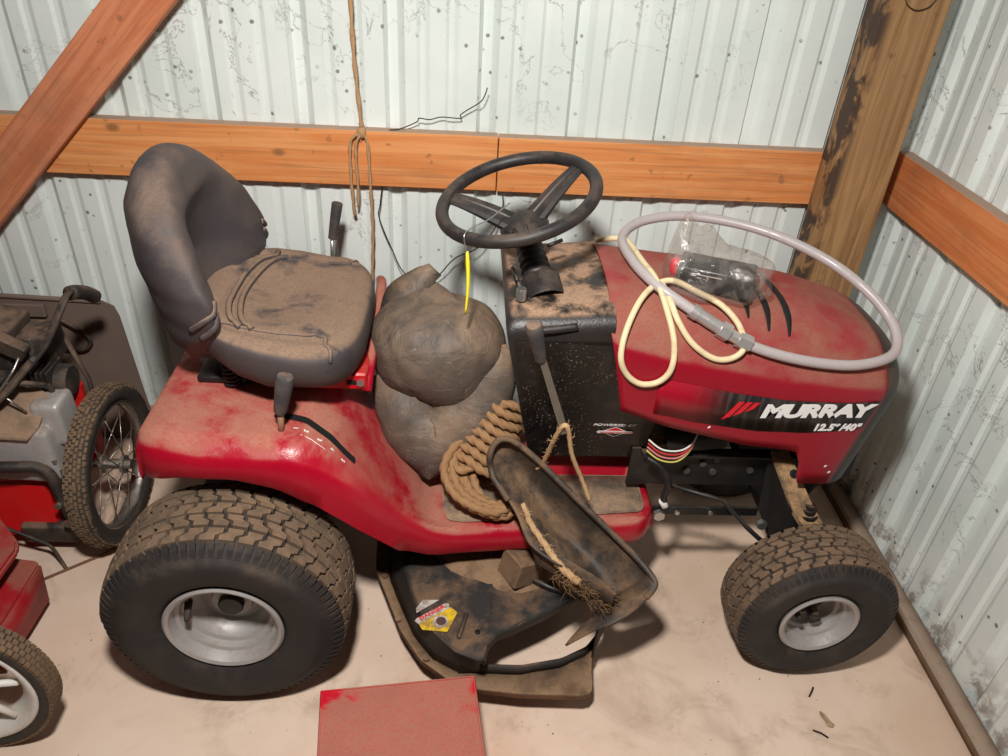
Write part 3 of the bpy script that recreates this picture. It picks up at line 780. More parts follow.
# --- chassis, engine and front axle
M_ENG = dusty('grimy_engine', srgb(24, 22, 21), dust=srgb(90, 72, 56), amt=.5, lo=.4, hi=.7, up=(0, .8), side=.4, scale=14, rough=.7)
M_RBOLT = dusty('greasy_bolt', srgb(92, 86, 80), dust=srgb(130, 100, 76), amt=.5, scale=60, rough=.5, metal=.5)
for s in (-1, 1):
    bm = bmesh.new(); y = YC+s*.105
    prism(bm, [(.40, y, .47), (.40, y, .36), (.47, y, .365), (.70, y, .365), (.78, y, .27), (.82, y, .27), (.86, y, .365), (.93, y, .40), (.93, y, .47), (.45, y, .47)], (0, s*.006, 0)); fixn(bm)
    fr = obj('frame_rail', bm, M_IRON, mower, sm=False)
    if s < 0:
        obj('rail_flange', bbox((.42, y-.030, .463), (.80, y, .470)), M_IRON, fr, sm=False)
        for x, z in ((.57, .432), (.60, .445), (.598, .408), (.685, .415), (.70, .46), (.535, .41)):
            obj('bolt', bolt((x, y-.0065, z), (0, -1, 0), .0085, .007), M_RBOLT, fr, sm=False)
en0 = obj('engine', bbox((.42, 1.345, .50), (.70, 1.60, .74), .012, 2), M_ENG, mower, sm=False)
for k in range(6): obj('cooling_fin', bbox((.50+.030*k, 1.325, .505), (.506+.030*k, 1.346, .60), .001, 1), M_ENG, en0, sm=False)
obj('muffler', tube([(.47, 1.335, .505), (.53, 1.33, .51), (.60, 1.335, .515)], .028, 14), M_ENG, mower)
obj('engine_bolt', bolt((.478, 1.345, .478), (0, -.5, 1), .012, .012), plain('rusty_bolt', srgb(130, 80, 54), .8, .3, .3), mower, sm=False)
obj('front_axle', bbox((.785, 1.20, .20), (.852, 1.70, .262), .006, 1), M_IRON, mower, sm=False)
for s in (-1, 1):
    obj('spindle', tube([(.818, YC+s*.245, .31), (.818, YC+s*.245, .19), (.818, YC+s*.27, .186), (.818, YC+s*.35, .186)], .013, 12), M_IRON, mower)
# dusty pivot bracket above the near wheel
bm = bmesh.new(); prism(bm, [(.715, 1.325, .485), (.755, 1.325, .485), (.80, 1.245, .405), (.838, 1.215, .352), (.832, 1.195, .340), (.800, 1.195, .340), (.762, 1.235, .385)], (.0, -.004, -.012)); fixn(bm)
pv = obj('axle_bracket', bm, dusty('clay_dusted_steel', srgb(60, 50, 42), dust=srgb(184, 146, 104), amt=.95, lo=.3, hi=.6, up=(-.2, .6), side=.3, scale=20, rough=.8), mower, sm=False)
obj('bracket_side', fixn(prism(bmesh.new(), [(.714, 1.328, .48), (.760, 1.235, .382), (.798, 1.195, .338), (.80, 1.197, .25), (.74, 1.26, .27), (.715, 1.30, .33)], (.004, .004, 0))), M_IRON, pv, sm=False)
for z0, r0 in ((.345, .024), (.358, .017), (.368, .011)):
    bm = bmesh.new(); lathe(bm, [(.0001, .008), (r0, .008), (r0, -.012)], (.800, 1.240, z0+.022), 'z', 20); fixn(bm); obj('spindle_cap', bm, M_IRON, pv, ang=.6)
bm = bmesh.new(); lathe(bm, [(.0001, .0), (.0105, .0)], (0, 0, 0), 'z', 16); nb = Vector((0, -.707, .707)); m = Vector((.1, -.69, .72)).to_track_quat('Z', 'Y').to_matrix().to_4x4(); m.translation = (.765, 1.287, .4475); bmesh.ops.transform(bm, matrix=m, verts=bm.verts); fixn(bm); solid(obj('bracket_hole', bm, M_DARK, pv), .0015, 0)
obj('drag_link', tube([(.50, 1.31, .385), (.62, 1.29, .36), (.68, 1.25, .31), (.735, 1.215, .275)], .006, 8), M_IRON, mower)
obj('axle_bar', bbox((.462, 1.296, .305), (.715, 1.302, .333), .002, 1), M_IRON, mower, sm=False)
obj('nut', bolt((.475, 1.288, .318), (0, -1, 0), .014, .012), M_STEEL, mower, sm=False)
obj('nut', bolt((.712, 1.262, .318), (0, -1, 0), .012, .012), M_STEEL, mower, sm=False)
obj('nut', bolt((.520, 1.294, .318), (0, -1, 0), .006, .006), M_STEEL, mower, sm=False)
obj('nut', bolt((.600, 1.294, .318), (0, -1, 0), .006, .006), M_STEEL, mower, sm=False)
obj('cable_clip', bbox((.470, 1.272, .345), (.486, 1.286, .372), .003, 1, Matrix.Rotation(-.5, 3, 'Y')), M_WHITE, mower)
obj('conduit', tube(catmull([(.425, 1.30, .475), (.455, 1.285, .462), (.476, 1.275, .425), (.474, 1.275, .385), (.478, 1.28, .365)], 6), .008, 8), M_IRON, mower)
for k, (cname, col) in enumerate((('white_wire', (225, 222, 214)), ('red_wire', (190, 40, 44)), ('pink_wire', (206, 120, 120)), ('yellow_wire', (196, 186, 96)))):
    dz = -.010*k+.012
    obj('wire', tube(catmull([(.42, 1.30, .515+dz), (.45, 1.285, .500+dz), (.49, 1.285, .498+dz), (.52, 1.30, .515+dz*.5), (.54, 1.33, .545)], 6), .0022, 6), plain(cname, srgb(*col), .5), mower)
obj('transaxle', superell((-.45, YC, .26), (.14, .20, .11), .5, .5, 32, 16), M_ENG, mower)
obj('rear_axle', tube([(-.464, 1.14, .25), (-.464, 1.76, .25)], .018, 14), M_IRON, mower)
obj('pulley', tube([(.03+.075*math.cos(2*PI*i/40), 1.36+.075*math.sin(2*PI*i/40), .232) for i in range(40)], .007, 8, closed=True), M_STEEL, mower)

# --- cutting deck
LIP = [(-.20, 1.45), (-.197, 1.37), (-.192, 1.313), (-.164, 1.245), (-.119, 1.135), (-.069, 1.056), (-.001, 1.003), (.053, .984), (.149, .972), (.285, .968), (.300, .972), (.308, .985), (.311, 1.03), (.318, 1.075), (.345, 1.125), (.376, 1.185), (.40, 1.30), (.41, 1.45)]
TOP = [(-.135, 1.45), (-.130, 1.35), (-.118, 1.25), (-.088, 1.138), (-.050, 1.060), (.006, 1.000), (.062, .976)]
OPEN = [(.070, .984), (.076, 1.016), (.094, 1.043), (.147, 1.069), (.20, 1.098), (.245, 1.128), (.302, 1.167), (.336, 1.166), (.365, 1.19), (.385, 1.30), (.39, 1.45)]
INN = [(-.17, 1.45), (-.165, 1.34), (-.155, 1.28), (-.130, 1.215), (-.088, 1.118), (-.042, 1.055), (.015, 1.022), (.06, 1.022), (.152, 1.019), (.242, 1.037), (.302, 1.068), (.337, 1.111), (.360, 1.167), (.37, 1.21), (.385, 1.30), (.39, 1.45)]
bm = bmesh.new()
def rs(pl, n):   # resample a polyline
    L = [0]
    for a, b in zip(pl, pl[1:]): L.append(L[-1]+math.dist(a, b))
    out = []
    for i in range(n):
        s_ = L[-1]*i/(n-1); k = 0
        while k < len(L)-2 and L[k+1] < s_: k += 1
        t = (s_-L[k])/(L[k+1]-L[k]); out.append(tuple(a+(b-a)*t for a, b in zip(pl[k], pl[k+1])))
    return out
wt = rs(TOP, 40); wl = rs(INN[:8], 40)
rows = []
for f, z in ((0, .190), (.12, .184), (.25, .172), (.6, .13), (1, .090)):
    rows.append([(a[0]*(1-f)+b[0]*f, a[1]*(1-f)+b[1]*f, z) for a, b in zip(wt, wl)])
grid(bm, rows)
# top: strips across from the outer edge to the back line at y = YC
cpt = (.12, 1.45)
edge = rs(TOP+OPEN, 90)
rows = []
for f in (0, .06, .2, .4, .6, .8, .97):
    rows.append([(x+(cpt[0]-x)*f, y+(cpt[1]-y)*f, .190+.004*math.sin(PI*f)+(.010 if f > .3 else 0)) for x, y in edge])
grid(bm, rows)
grid(bm, [[(x, y, .190) for x, y in rs(OPEN, 40)], [(x+.002, y+.012, .150) for x, y in rs(OPEN, 40)]])
fixn(bm); bmesh.ops.remove_doubles(bm, verts=bm.verts[:], dist=.0008)
deck = solid(obj('cutting_deck', bm, M_DECK, mower, ang=.9), .004, -1)
bm = bmesh.new(); a_, b_ = rs(LIP, 90), rs(INN, 90)
grid(bm, [[(x, y, .088+.002*mnoise.noise(Vector((x*30, y*30, 0)))) for x, y in b_], [(x, y, .086) for x, y in a_], [(x, y, .070) for x, y in a_]]); fixn(bm)
solid(obj('deck_lip', bm, M_DECKL, deck, ang=.9), .004, -1)
bm = bmesh.new(); q_ = rs(INN[6:14], 40); grid(bm, [[(x, y, .086) for x, y in q_], [(x+.001, y+.004, .112) for x, y in q_]]); fixn(bm); solid(obj('deck_baffle', bm, M_DECK, deck), .004, 0)
bm = bmesh.new(); q_ = rs([(.316, 1.062), (.345, 1.125), (.372, 1.185)], 12); grid(bm, [[(x, y, .086) for x, y in q_], [(x+.004, y+.012, .205) for x, y in q_]]); fixn(bm); solid(obj('deck_wall', bm, M_DECK, deck), .004, 0)
bm = bmesh.new(); lathe(bm, [(.0001, .222), (.05, .222), (.08, .216), (.135, .210), (.165, .203), (.180, .192)], (.115, 1.33, 0), 'z', 56); fixn(bm)
for v in bm.verts: v.co.z += .004*mnoise.noise(v.co*25)
obj('deck_dome', bm, M_DECKL, deck)
obj('hinge_bracket', bbox((.118, 1.165, .20), (.192, 1.235, .268), .003, 1, Matrix.Rotation(.55, 3, 'Z') @ Matrix.Rotation(.25, 3, 'Y')), M_DECKL, deck, sm=False)
obj('hinge_pin', tube([(.16, 1.19, .212), (.22, 1.165, .20), (.30, 1.14, .195)], .008, 8), M_IRON, deck)
for x, y in ((-.125, 1.16), (-.055, 1.055), (-.168, 1.29)):
    obj('lip_bolt', bolt((x, y, .089), (0, 0, 1), .008, .006), M_DECKL, deck, sm=False)
obj('deck_rib', bbox((.018, 1.03, .188), (.028, 1.10, .197), .003, 1, Matrix.Rotation(-.25, 3, 'Z')), M_DECK, deck)
obj('deck_hole', fixn(tube([(.055, 1.048, .187), (.055, 1.048, .1945)], .006, 10)), M_DARK, deck)
# warning sticker on the deck
M_YEL = dusty('sticker_yellow', srgb(226, 186, 30), dust=srgb(130, 100, 72), amt=.75, lo=.42, hi=.62, scale=50, rough=.5)
M_STW = dusty('sticker_dirty_white', srgb(196, 186, 178), dust=srgb(120, 96, 78), amt=.8, lo=.40, hi=.60, scale=50, rough=.6)
zt = .1935
def sticker(poly, mat, dz, name='sticker'):
    bm = bmesh.new(); prism(bm, [(x, y, zt+dz) for x, y in poly], (0, 0, .0006)); fixn(bm); return obj(name, bm, mat, deck, sm=False)
sticker([(-.080, 1.108), (-.066, 1.132), (-.030, 1.132), (-.078, 1.096)], M_STW, 0)
sticker([(-.077, 1.081), (-.081, 1.074), (-.0715, 1.066), (-.006, 1.110), (-.009, 1.122), (-.018, 1.122)], M_STW, .0004)
sticker([(-.0715, 1.066), (-.063, 1.052), (-.010, 1.047), (.011, 1.098), (-.003, 1.112)], M_YEL, .0004)
dv2 = Vector((.060, .041, 0))
obj('lettering', text_mesh('DANGER', .0135, frame((-.068, 1.0755, zt+.0013), dv2, (-.041, .060, 0)), .0003, 0, .0004, 1.15), M_REDP, deck, sm=False)
bm = bmesh.new(); lathe(bm, [(.0001, 0), (.0165, 0)], (-.025, 1.073, zt+.0014), 'z', 24); fixn(bm); obj('sticker_ring', bm, M_STW, deck)
bm = bmesh.new(); lathe(bm, [(.0001, 0), (.011, 0)], (-.024, 1.074, zt+.0020), 'z', 20); fixn(bm); obj('sticker_ring', bm, plain('sticker_brown', srgb(84, 56, 52), .6), deck)

# --- discharge chute, folded up over the running board
CH = [[(.122, 1.270, .540), (.112, 1.280, .538), (.098, 1.285, .528), (.084, 1.280, .516), (.073, 1.262, .500)],
      [(.178, 1.245, .503), (.172, 1.26, .485), (.16, 1.28, .427), (.114, 1.26, .443), (.077, 1.24, .471)],
      [(.248, 1.205, .45), (.244, 1.22, .427), (.207, 1.24, .362), (.144, 1.22, .416), (.101, 1.21, .448)],
      [(.318, 1.165, .399), (.315, 1.18, .375), (.258, 1.2, .314), (.184, 1.185, .377), (.131, 1.175, .415)],
      [(.378, 1.125, .358), (.373, 1.14, .332), (.312, 1.155, .283), (.232, 1.145, .337), (.159, 1.13, .373)],
      [(.417, 1.085, .335), (.411, 1.1, .312), (.359, 1.11, .245), (.293, 1.105, .295), (.221, 1.09, .354)]]
cols = [catmull([r[c] for r in CH], 5) for c in range(5)]
rows = [catmull([cols[c][i] for c in range(5)], 4) for i in range(len(cols[0]))]
bm = bmesh.new(); grid(bm, rows)
fixn(bm); bmesh.ops.remove_doubles(bm, verts=bm.verts[:], dist=.0005)
chute = solid(obj('discharge_chute', bm, M_CHUTE, mower, ang=1.2), .005, 0)
rim = [r[0] for r in rows]
lft = [r[-1] for r in rows]
obj('chute_rim', tube(catmull(lft[12:0:-3]+[Vector((.070, 1.250, .508)), Vector((.076, 1.258, .532)), Vector((.090, 1.264, .546)), Vector((.110, 1.264, .548)), Vector((.128, 1.262, .538))]+rim[2::3]+[Vector((.421, 1.072, .331)), Vector((.417, 1.060, .320)), Vector((.402, 1.05, .305))], 4), .0070, 10), M_CHUTE, chute)
FI = [(.413, 1.09, .339), (.398, 1.095, .305), (.367, 1.1, .257), (.337, 1.09, .236), (.298, 1.07, .214), (.251, 1.04, .175)]
FO = [(.418, 1.065, .331), (.402, 1.05, .308), (.372, 1.04, .272), (.335, 1.03, .249), (.308, 1.03, .232), (.245, 1.03, .175)]
A_, B_ = catmull(FI, 5), catmull(FO, 5)
bm = bmesh.new(); grid(bm, [A_, [(a*.5+b*.5)+Vector((0, 0, -.006)) for a, b in zip(A_, B_)], B_, [b+Vector((.0, -.002, -.010*(1-i/len(B_)))) for i, b in enumerate(B_)]]); fixn(bm)
solid(obj('chute_flare', bm, M_CHUTE, chute), .005, 0)
U_ = catmull([(.161, 1.14, .362), (.201, 1.12, .366), (.252, 1.095, .354), (.305, 1.075, .330), (.342, 1.06, .302)], 5); L2 = catmull([(.174, 1.13, .321), (.217, 1.11, .304), (.27, 1.085, .28), (.313, 1.07, .267), (.338, 1.06, .276)], 5)
bm = bmesh.new(); grid(bm, [U_, [a*.5+b*.5+Vector((0, .008, 0)) for a, b in zip(U_, L2)], L2]); fixn(bm)
solid(obj('chute_fold', bm, M_CHUTE, chute), .005, 0)

# ------------------------------------------------------------------ things lying on the mower
# slumped dark rubber bag
def lump(amp, f, off=0):
    def fn(p, q):
        n = Vector(p).normalized()
        q = q+n*(amp*mnoise.noise(Vector(q)*f+Vector((off, 0, 0)))+.35*amp*mnoise.noise(Vector(q)*f*2.7+Vector((0, off, 0))))
        return q
    return fn
def bag_fn(p, q):
    n = Vector(p).normalized(); x, y, z = q
    q = q+n*.012*mnoise.noise(Vector(q)*8)+n*.0025*mnoise.noise(Vector(q)*30)
    # ridge rising to a corner at the back, fold on the left
    d = Vector((x+.075, y-1.56)).length
    q.z += .045*math.exp(-(d/.045)**2)*max(0, p.z)
    f = (x+.135)+.45*(z-.66)
    q -= n*.007*math.exp(-(f/.006)**2)*(1 if z < .74 else math.exp(-((z-.74)/.03)**2))*max(0, -p.y)
    g = (z-.70)-.9*(x+.06)
    q -= n*.006*math.exp(-(g/.008)**2)*max(0, p.z+.3)
    return q
def rubber_sheet():
    t = NT('dusty_rubber_sheet')
    d = t.math('MULTIPLY', t.ramp(t.noise(8, 6, .65, dist=.5), .3, .7), t.ramp(t.up(-.2, .9), 0, 1, .25, 1))
    c = t.mix(d, srgb(78, 70, 64), srgb(140, 116, 94))
    ln = t.ramp(t.math('ABSOLUTE', t.math('SUBTRACT', t.noise(9, 2, .4, dist=1.5), .5)), 0, .012, 1, 0)
    c = t.mix(t.math('MULTIPLY', ln, .16), c, srgb(170, 150, 130))
    t.bump(t.math('ADD', t.noise(14, 6, .6, dist=1.2), t.math('MULTIPLY', ln, .15)), .55, .012)
    return t.out(c, .6)
M_BAG = rubber_sheet()
bag = thing('rubber_bag', 'dusty black rubber bag slumped in folds between seat and steering column', 'bag', (-.05, 1.47, .40))
obj('upper_fold', superell((-.045, 1.475, .640), (.150, .135, .118), .85, .85, 72, 40, bag_fn), M_BAG, bag)
pth = catmull([(-.155, 1.43, .60), (-.130, 1.390, .535), (-.095, 1.365, .485), (-.048, 1.355, .465), (.000, 1.362, .490), (.042, 1.380, .540), (.070, 1.40, .605), (.082, 1.44, .67)], 8)
bm = tube(pth, lambda s: .046+.030*math.sin(PI*min(1, max(0, s))), 24, flat=.62, upv=(0, 1, .2))
for v in bm.verts:
    v.co += Vector((0, -.008, .0))*mnoise.noise(v.co*14)+Vector((.004, .004, .004))*mnoise.noise(v.co*30)
obj('lower_fold', bm, M_BAG, bag)
bm = bmesh.new(); grid(bm, [catmull([(-.145, 1.385, .50), (-.105, 1.335, .44), (-.078, 1.315, .395)], 6), catmull([(-.09, 1.35, .51), (-.06, 1.31, .44), (-.062, 1.308, .392)], 6), catmull([(-.02, 1.33, .50), (-.01, 1.31, .44), (-.052, 1.312, .396)], 6)]); fixn(bm)
solid(obj('hanging_corner', bm, M_BAG, bag), .006, 0)
bm = bmesh.new(); grid(bm, [catmull([(-.185, 1.52, .68), (-.165, 1.56, .745), (-.10, 1.58, .785)], 6), catmull([(-.15, 1.50, .70), (-.12, 1.53, .765), (-.072, 1.55, .812)], 6), catmull([(-.10, 1.49, .72), (-.07, 1.52, .765), (-.045, 1.55, .785)], 6)]); fixn(bm)
solid(obj('back_corner', bm, M_BAG, bag), .006, 0)

# coiled brown rope
M_ROPE = dusty('brown_sisal_rope', srgb(150, 112, 76), dust=srgb(176, 138, 98), amt=.6, lo=.35, hi=.65, side=.6, scale=40, rough=.9, bump=.6)
pts = []
for n in range(9):          # long slack loops spilling over the board
    o_ = Vector((.008*math.sin(n*2.3)-.002*n, -.003*n, .010*(n % 3)))
    w = .0095*n
    pts += [Vector(p)+o_ for p in ((.105, 1.375, .515), (.060-w*.4, 1.352, .475), (.038-w*.6, 1.312, .425), (.052-w*.4, 1.268, .382), (.092, 1.245-w*.1, .366), (.135, 1.255, .366), (.150, 1.30, .385), (.140, 1.35, .44))]
for n in range(8):          # wraps around the top of the hank
    c = Vector((.050, 1.305, .420)).lerp(Vector((.100, 1.385, .545)), n/7)
    for k in range(8):
        a = 2*PI*k/8+2.2
        pts.append(c+Vector((.052*math.cos(a), -.030*math.sin(a), -.020*math.cos(a)+.018*math.sin(a)+.002*k)))
pts += [Vector(p) for p in ((.085, 1.375, .56), (.098, 1.392, .60), (.100, 1.41, .64), (.092, 1.43, .68))]
pts = [p if p.z > .352 else Vector((p.x, p.y, .352)) for p in pts]
bm = tube(catmull(pts, 9), .0095, 12, lobes=3, lob=.20, twist=88)
tag(obj('rope_coil', bm, M_ROPE), 'thick brown twisted rope coiled on the running board', 'rope')
bm = superell((.131, 1.40, .50), (.013, .012, .022), .8, .8, 16, 10, lump(.006, 60))
tag(obj('yellow_scrap', bm, plain('yellow_plastic', srgb(226, 196, 40), .5, 0, .3, 120)), 'small yellow scrap tucked behind the brown rope coil', 'scrap')

# jute twine tying the lever to the chute
M_JUTE = dusty('pale_jute', srgb(196, 160, 118), dust=srgb(160, 124, 88), amt=.4, scale=60, side=.5, rough=.95, bump=.4)
def hairs(bm, P, n, ln, r=.0005):
    for _ in range(n):
        p = random.choice(P)+Vector([random.gauss(0, .003) for _ in range(3)])
        d = Vector([random.gauss(0, 1) for _ in range(3)]).normalized()*random.uniform(.3, 1)*ln
        sweep(bm, [p, p+d*.5+Vector((0, 0, random.uniform(-.2, .2)*ln)), p+d], r, 3)
bm = bmesh.new()
P1 = catmull([(.176, 1.262, .470), (.186, 1.245, .505), (.196, 1.208, .592), (.206, 1.190, .640), (.218, 1.188, .640), (.236, 1.20, .562), (.266, 1.212, .486), (.288, 1.206, .432)], 8)
sweep(bm, P1, .0048, 9, lobes=3, lob=.15, twist=90); hairs(bm, P1[8:40], 60, .016)
tag(obj('lever_twine', bm, M_JUTE), 'pale jute twine looped around the foot of the dash lever', 'twine')
bm = bmesh.new()
P2 = catmull([(.141, 1.180, .444), (.150, 1.170, .428), (.160, 1.160, .405), (.193, 1.130, .370), (.225, 1.095, .345), (.262, 1.078, .318)], 8)
sweep(bm, P2, lambda s: .0050+.003*s, 12, lobes=4, lob=.25, twist=60); hairs(bm, P2[20:], 150, .02); hairs(bm, P2[4:12], 30, .012)
tag(obj('frayed_rope', bm, M_JUTE), 'short frayed jute rope end lying in the black chute', 'rope')
bm = bmesh.new()
for _ in range(420):
    t = random.random(); c = Vector((.225, 1.095, .322)).lerp(Vector((.335, 1.075, .255)), t)+Vector((random.gauss(0, .012), random.gauss(0, .010), random.gauss(0, .008)))
    d = (Vector((.11, -.02, -.07)).normalized()*random.uniform(.2, 1)+Vector([random.gauss(0, .5) for _ in range(3)])).normalized()*random.uniform(.008, .030)
    sweep(bm, [c, c+d*.5, c+d+Vector((0, 0, -.003))], .0007, 3)
g = obj('dry_grass', bm, plain('dry_clippings', srgb(120, 92, 62), .95, 0, .4, 90)); g['kind'] = 'stuff'; tag(g, 'dry matted grass clippings caught on the chute hinge', 'grass')

# clear hose looped on the hood
M_HOSE = dusty('cloudy_clear_hose', srgb(196, 186, 186), dust=srgb(206, 196, 190), amt=.5, lo=.4, hi=.7, side=.5, scale=20, rough=.3, bump=.05)
M_HOSE.node_tree.nodes['Principled BSDF'].inputs['Transmission Weight'].default_value = .25
hose = thing('clear_hose', 'cloudy clear hose in a big loop resting on the hood', 'hose', (.60, 1.42, .76))
HP = [(.353, 1.43, .892), (.351, 1.552, .890), (.402, 1.622, .90), (.497, 1.643, .91), (.607, 1.618, .91), (.709, 1.567, .90), (.798, 1.487, .88), (.865, 1.42, .845), (.905, 1.365, .805), (.906, 1.320, .776), (.872, 1.284, .765), (.801, 1.262, .760), (.725, 1.258, .764), (.640, 1.260, .778), (.565, 1.268, .799), (.502, 1.283, .828), (.441, 1.306, .858), (.384, 1.345, .884)]
obj('hose_tube', tube(catmull(HP, 10, True), .0107, 16, closed=True), M_HOSE, hose)
M_ALU = dusty('scuffed_aluminium', srgb(196, 192, 190), dust=srgb(150, 130, 116), amt=.5, lo=.45, hi=.7, scale=50, side=.4, rough=.4, metal=.7)
cl = catmull([(.572, 1.2675, .797), (.540, 1.2725, .810), (.502, 1.283, .828), (.452, 1.3005, .853)], 6)
def collar(t0, t1, r, seg=16, name='coupling'):
    n = len(cl)-1; pp = [cl[int(round(n*t))] for t in (t0, t1)]
    a, b = pp; obj(name, tube([a, a.lerp(b, .15), a.lerp(b, .85), b], r, seg), M_ALU, hose, ang=.6)
collar(.02, .26, .0175, 6, 'hose_nut'); collar(.2, .55, .0125, 14); collar(.42, .60, .0185, 6, 'hose_nut'); collar(.5, 1, .0135, 16, 'ferrule'); collar(.9, 1, .0155, 16, 'ferrule_collar')
# cream cord
M_CORD = dusty('cream_rubber_cord', srgb(220, 202, 162), dust=srgb(176, 146, 110), amt=.55, lo=.5, hi=.7, side=.6, scale=40, rough=.55, bump=.1)
CP = [(.300, 1.585, .868), (.335, 1.562, .884), (.359, 1.535, .890), (.373, 1.427, .893), (.386, 1.347, .890), (.405, 1.291, .846), (.418, 1.258, .800), (.416, 1.2375, .756), (.397, 1.237, .724), (.361, 1.237, .717), (.329, 1.2365, .740), (.312, 1.236, .780), (.320, 1.259, .828), (.351, 1.311, .865), (.387, 1.350, .880), (.424, 1.362, .884), (.468, 1.343, .872), (.515, 1.314, .858), (.548, 1.284, .830), (.560, 1.262, .794), (.537, 1.252, .774), (.499, 1.250, .774), (.455, 1.260, .800), (.424, 1.280, .838), (.409, 1.312, .868), (.398, 1.345, .884)]
tag(obj('cream_cord', tube(catmull(CP, 8), .0062, 12), M_CORD), 'cream rubber cord crossed in two loops on the hood', 'cord')
# battery in a clear plastic bag
M_BAT = plain('black_battery_case', srgb(34, 34, 38), .35, 0, .2, 60)
bat = thing('battery', 'small black battery with red cap inside the clear bag', 'battery', (.53, 1.42, .86))
rz = Matrix.Rotation(-.38, 3, 'Z')
obj('case', bbox((.440, 1.345, .866), (.592, 1.425, .912), .005, 2, rz), M_BAT, bat)
obj('label_stripe', bbox((.470, 1.3435, .900), (.530, 1.3445, .902), 0, 1, rz, (.516, 1.385, .889)), M_STW, bat, sm=False)
obj('red_cap', superell((.446, 1.432, .884), (.014, .012, .018), .7, .8, 20, 12), plain('red_cap_plastic', srgb(226, 40, 64), .4), bat)
def film_mat():
    t = NT('clear_plastic_film')
    tr = t.n('ShaderNodeBsdfTransparent'); tr.inputs[0].default_value = (.93, .90, .88, 1); gl = t.n('ShaderNodeBsdfGlossy'); gl.inputs['Roughness'].default_value = .18
    df = t.n('ShaderNodeBsdfDiffuse'); df.inputs[0].default_value = srgb(226, 214, 206)
    bp = t.n('ShaderNodeBump'); bp.inputs['Strength'].default_value = .6; bp.inputs['Distance'].default_value = .01; t.l(t.noise(30, 5, .6, dist=1.5), bp.inputs['Height'])
    t.l(bp.outputs[0], gl.inputs['Normal'])
    m1 = t.n('ShaderNodeMixShader'); m1.inputs[0].default_value = .55; t.l(df.outputs[0], m1.inputs[1]); t.l(gl.outputs[0], m1.inputs[2])
    m2 = t.n('ShaderNodeMixShader'); t.l(t.ramp(t.noise(22, 4, .6, dist=1), .35, .75, .06, .36), m2.inputs[0]); t.l(tr.outputs[0], m2.inputs[1]); t.l(m1.outputs[0], m2.inputs[2])
    t.l(m2.outputs[0], t.t.nodes['Material Output'].inputs[0]); return t.m
def film_fn(p, q):
    n = Vector(p).normalized()
    q = q+n*.010*mnoise.noise(Vector(q)*22)+n*.006*abs(mnoise.noise(Vector(q)*50))
    u = q.x-.53
    d = Vector((q.x-.440, q.y-1.425)).length; q.z += .085*math.exp(-(d/.026)**2)*max(0, p.z)
    d = Vector((q.x-.495, q.y-1.445)).length; q.z += .050*math.exp(-(d/.036)**2)*max(0, p.z)
    floor_z = hood_z(min(.9, q.x), q.y)+.002
    q.z = max(q.z, floor_z)
    return q
tag(obj('plastic_bag', superell((.522, 1.388, .890), (.108, .072, .046), .6, .7, 64, 32, film_fn), film_mat()), 'crumpled clear plastic bag wrapped around the black battery', 'plastic bag')

# twine hanging from above onto the girt
M_TW = dusty('brown_baling_twine', srgb(178, 138, 98), dust=srgb(206, 172, 134), amt=.5, scale=70, side=.5, rough=.95, bump=.4)
bm = bmesh.new(); yt = D-GT-.012
tw = catmull([(-.272, yt, 2.4), (-.270, yt, 1.60), (-.268, yt, 1.28), (-.267, yt, 1.176), (-.261, yt, 1.063), (-.256, yt-.002, .998)], 10)
sweep(bm, tw, .0048, 9, lobes=2, lob=.25, twist=45); hairs(bm, tw[16:], 60, .012)
knot = superell((-.257, yt-.002, .985), (.011, .009, .014), 1, 1, 14, 10, lump(.004, 90))
me_ = bpy.data.meshes.new('k'); knot.to_mesh(me_); knot.free(); bm.from_mesh(me_)
for pl in ([(-.257, yt-.004, .985), (-.275, yt-.004, .975), (-.287, yt-.004, .95), (-.289, yt-.003, .87), (-.287, yt, .79), (-.285, yt+.006, .765)],
           [(-.257, yt-.004, .985), (-.268, yt-.006, .965), (-.274, yt-.006, .93), (-.272, yt-.004, .85), (-.276, yt, .79)],
           [(-.257, yt-.004, .985), (-.246, yt-.004, .97), (-.242, yt-.004, .94), (-.241, yt-.002, .865), (-.240, yt, .73), (-.246, yt, .60), (-.252, yt, .50)]):
    P = catmull(pl, 8); sweep(bm, P, .0040, 8, lobes=2, lob=.25, twist=55); hairs(bm, P, 14, .01)
tag(obj('hanging_twine', bm, M_TW), 'brown baling twine knotted and hanging down over the back girt', 'twine')
# thin wires
M_WIRE = plain('dark_thin_wire', srgb(44, 42, 42), .45, .6)
tag(obj('loose_wire', tube(catmull([(-.19, D-.03, ZG+.003), (-.165, D-.02, .988), (-.122, D-.03, 1.010), (-.115, D-.035, 1.021), (-.089, D-.035, 1.019), (-.06, D-.03, 1.025), (-.014, D-.03, 1.024), (-.013, D-.03, 1.032), (.0, D-.032, 1.043), (.035, D-.036, 1.067), (.046, D-.038, 1.085), (.051, D-.04, 1.103)], 6), .0014, 6), M_WIRE), 'thin kinked dark wire standing up from the back girt', 'wire')
tag(obj('hanging_wire', tube(catmull([(-.213, D-.02, .842), (-.220, D-.03, .79), (-.223, D-.035, .754), (-.193, D-.035, .668), (-.155, D-.035, .59), (-.08, D-.05, .585), (-.02, D-.06, .655), (.04, D-.06, .688), (.085, D-.05, .74), (.105, D-.04, .80), (.100, D-.02, .842)], 8), .0016, 6), M_WIRE), 'thin dark wire hanging in a loop below the back girt', 'wire')
tag(obj('post_wire', tube(catmull([(.962, 1.846, 1.372), (.975, 1.844, 1.348), (1.0, 1.843, 1.336), (1.028, 1.844, 1.344), (1.042, 1.846, 1.365)], 6), .0012, 6), M_WIRE), 'thin wire loop pinned to the brown timber post', 'wire')
M_SILV = plain('silver_tie_wire', srgb(200, 200, 202), .3, .9)
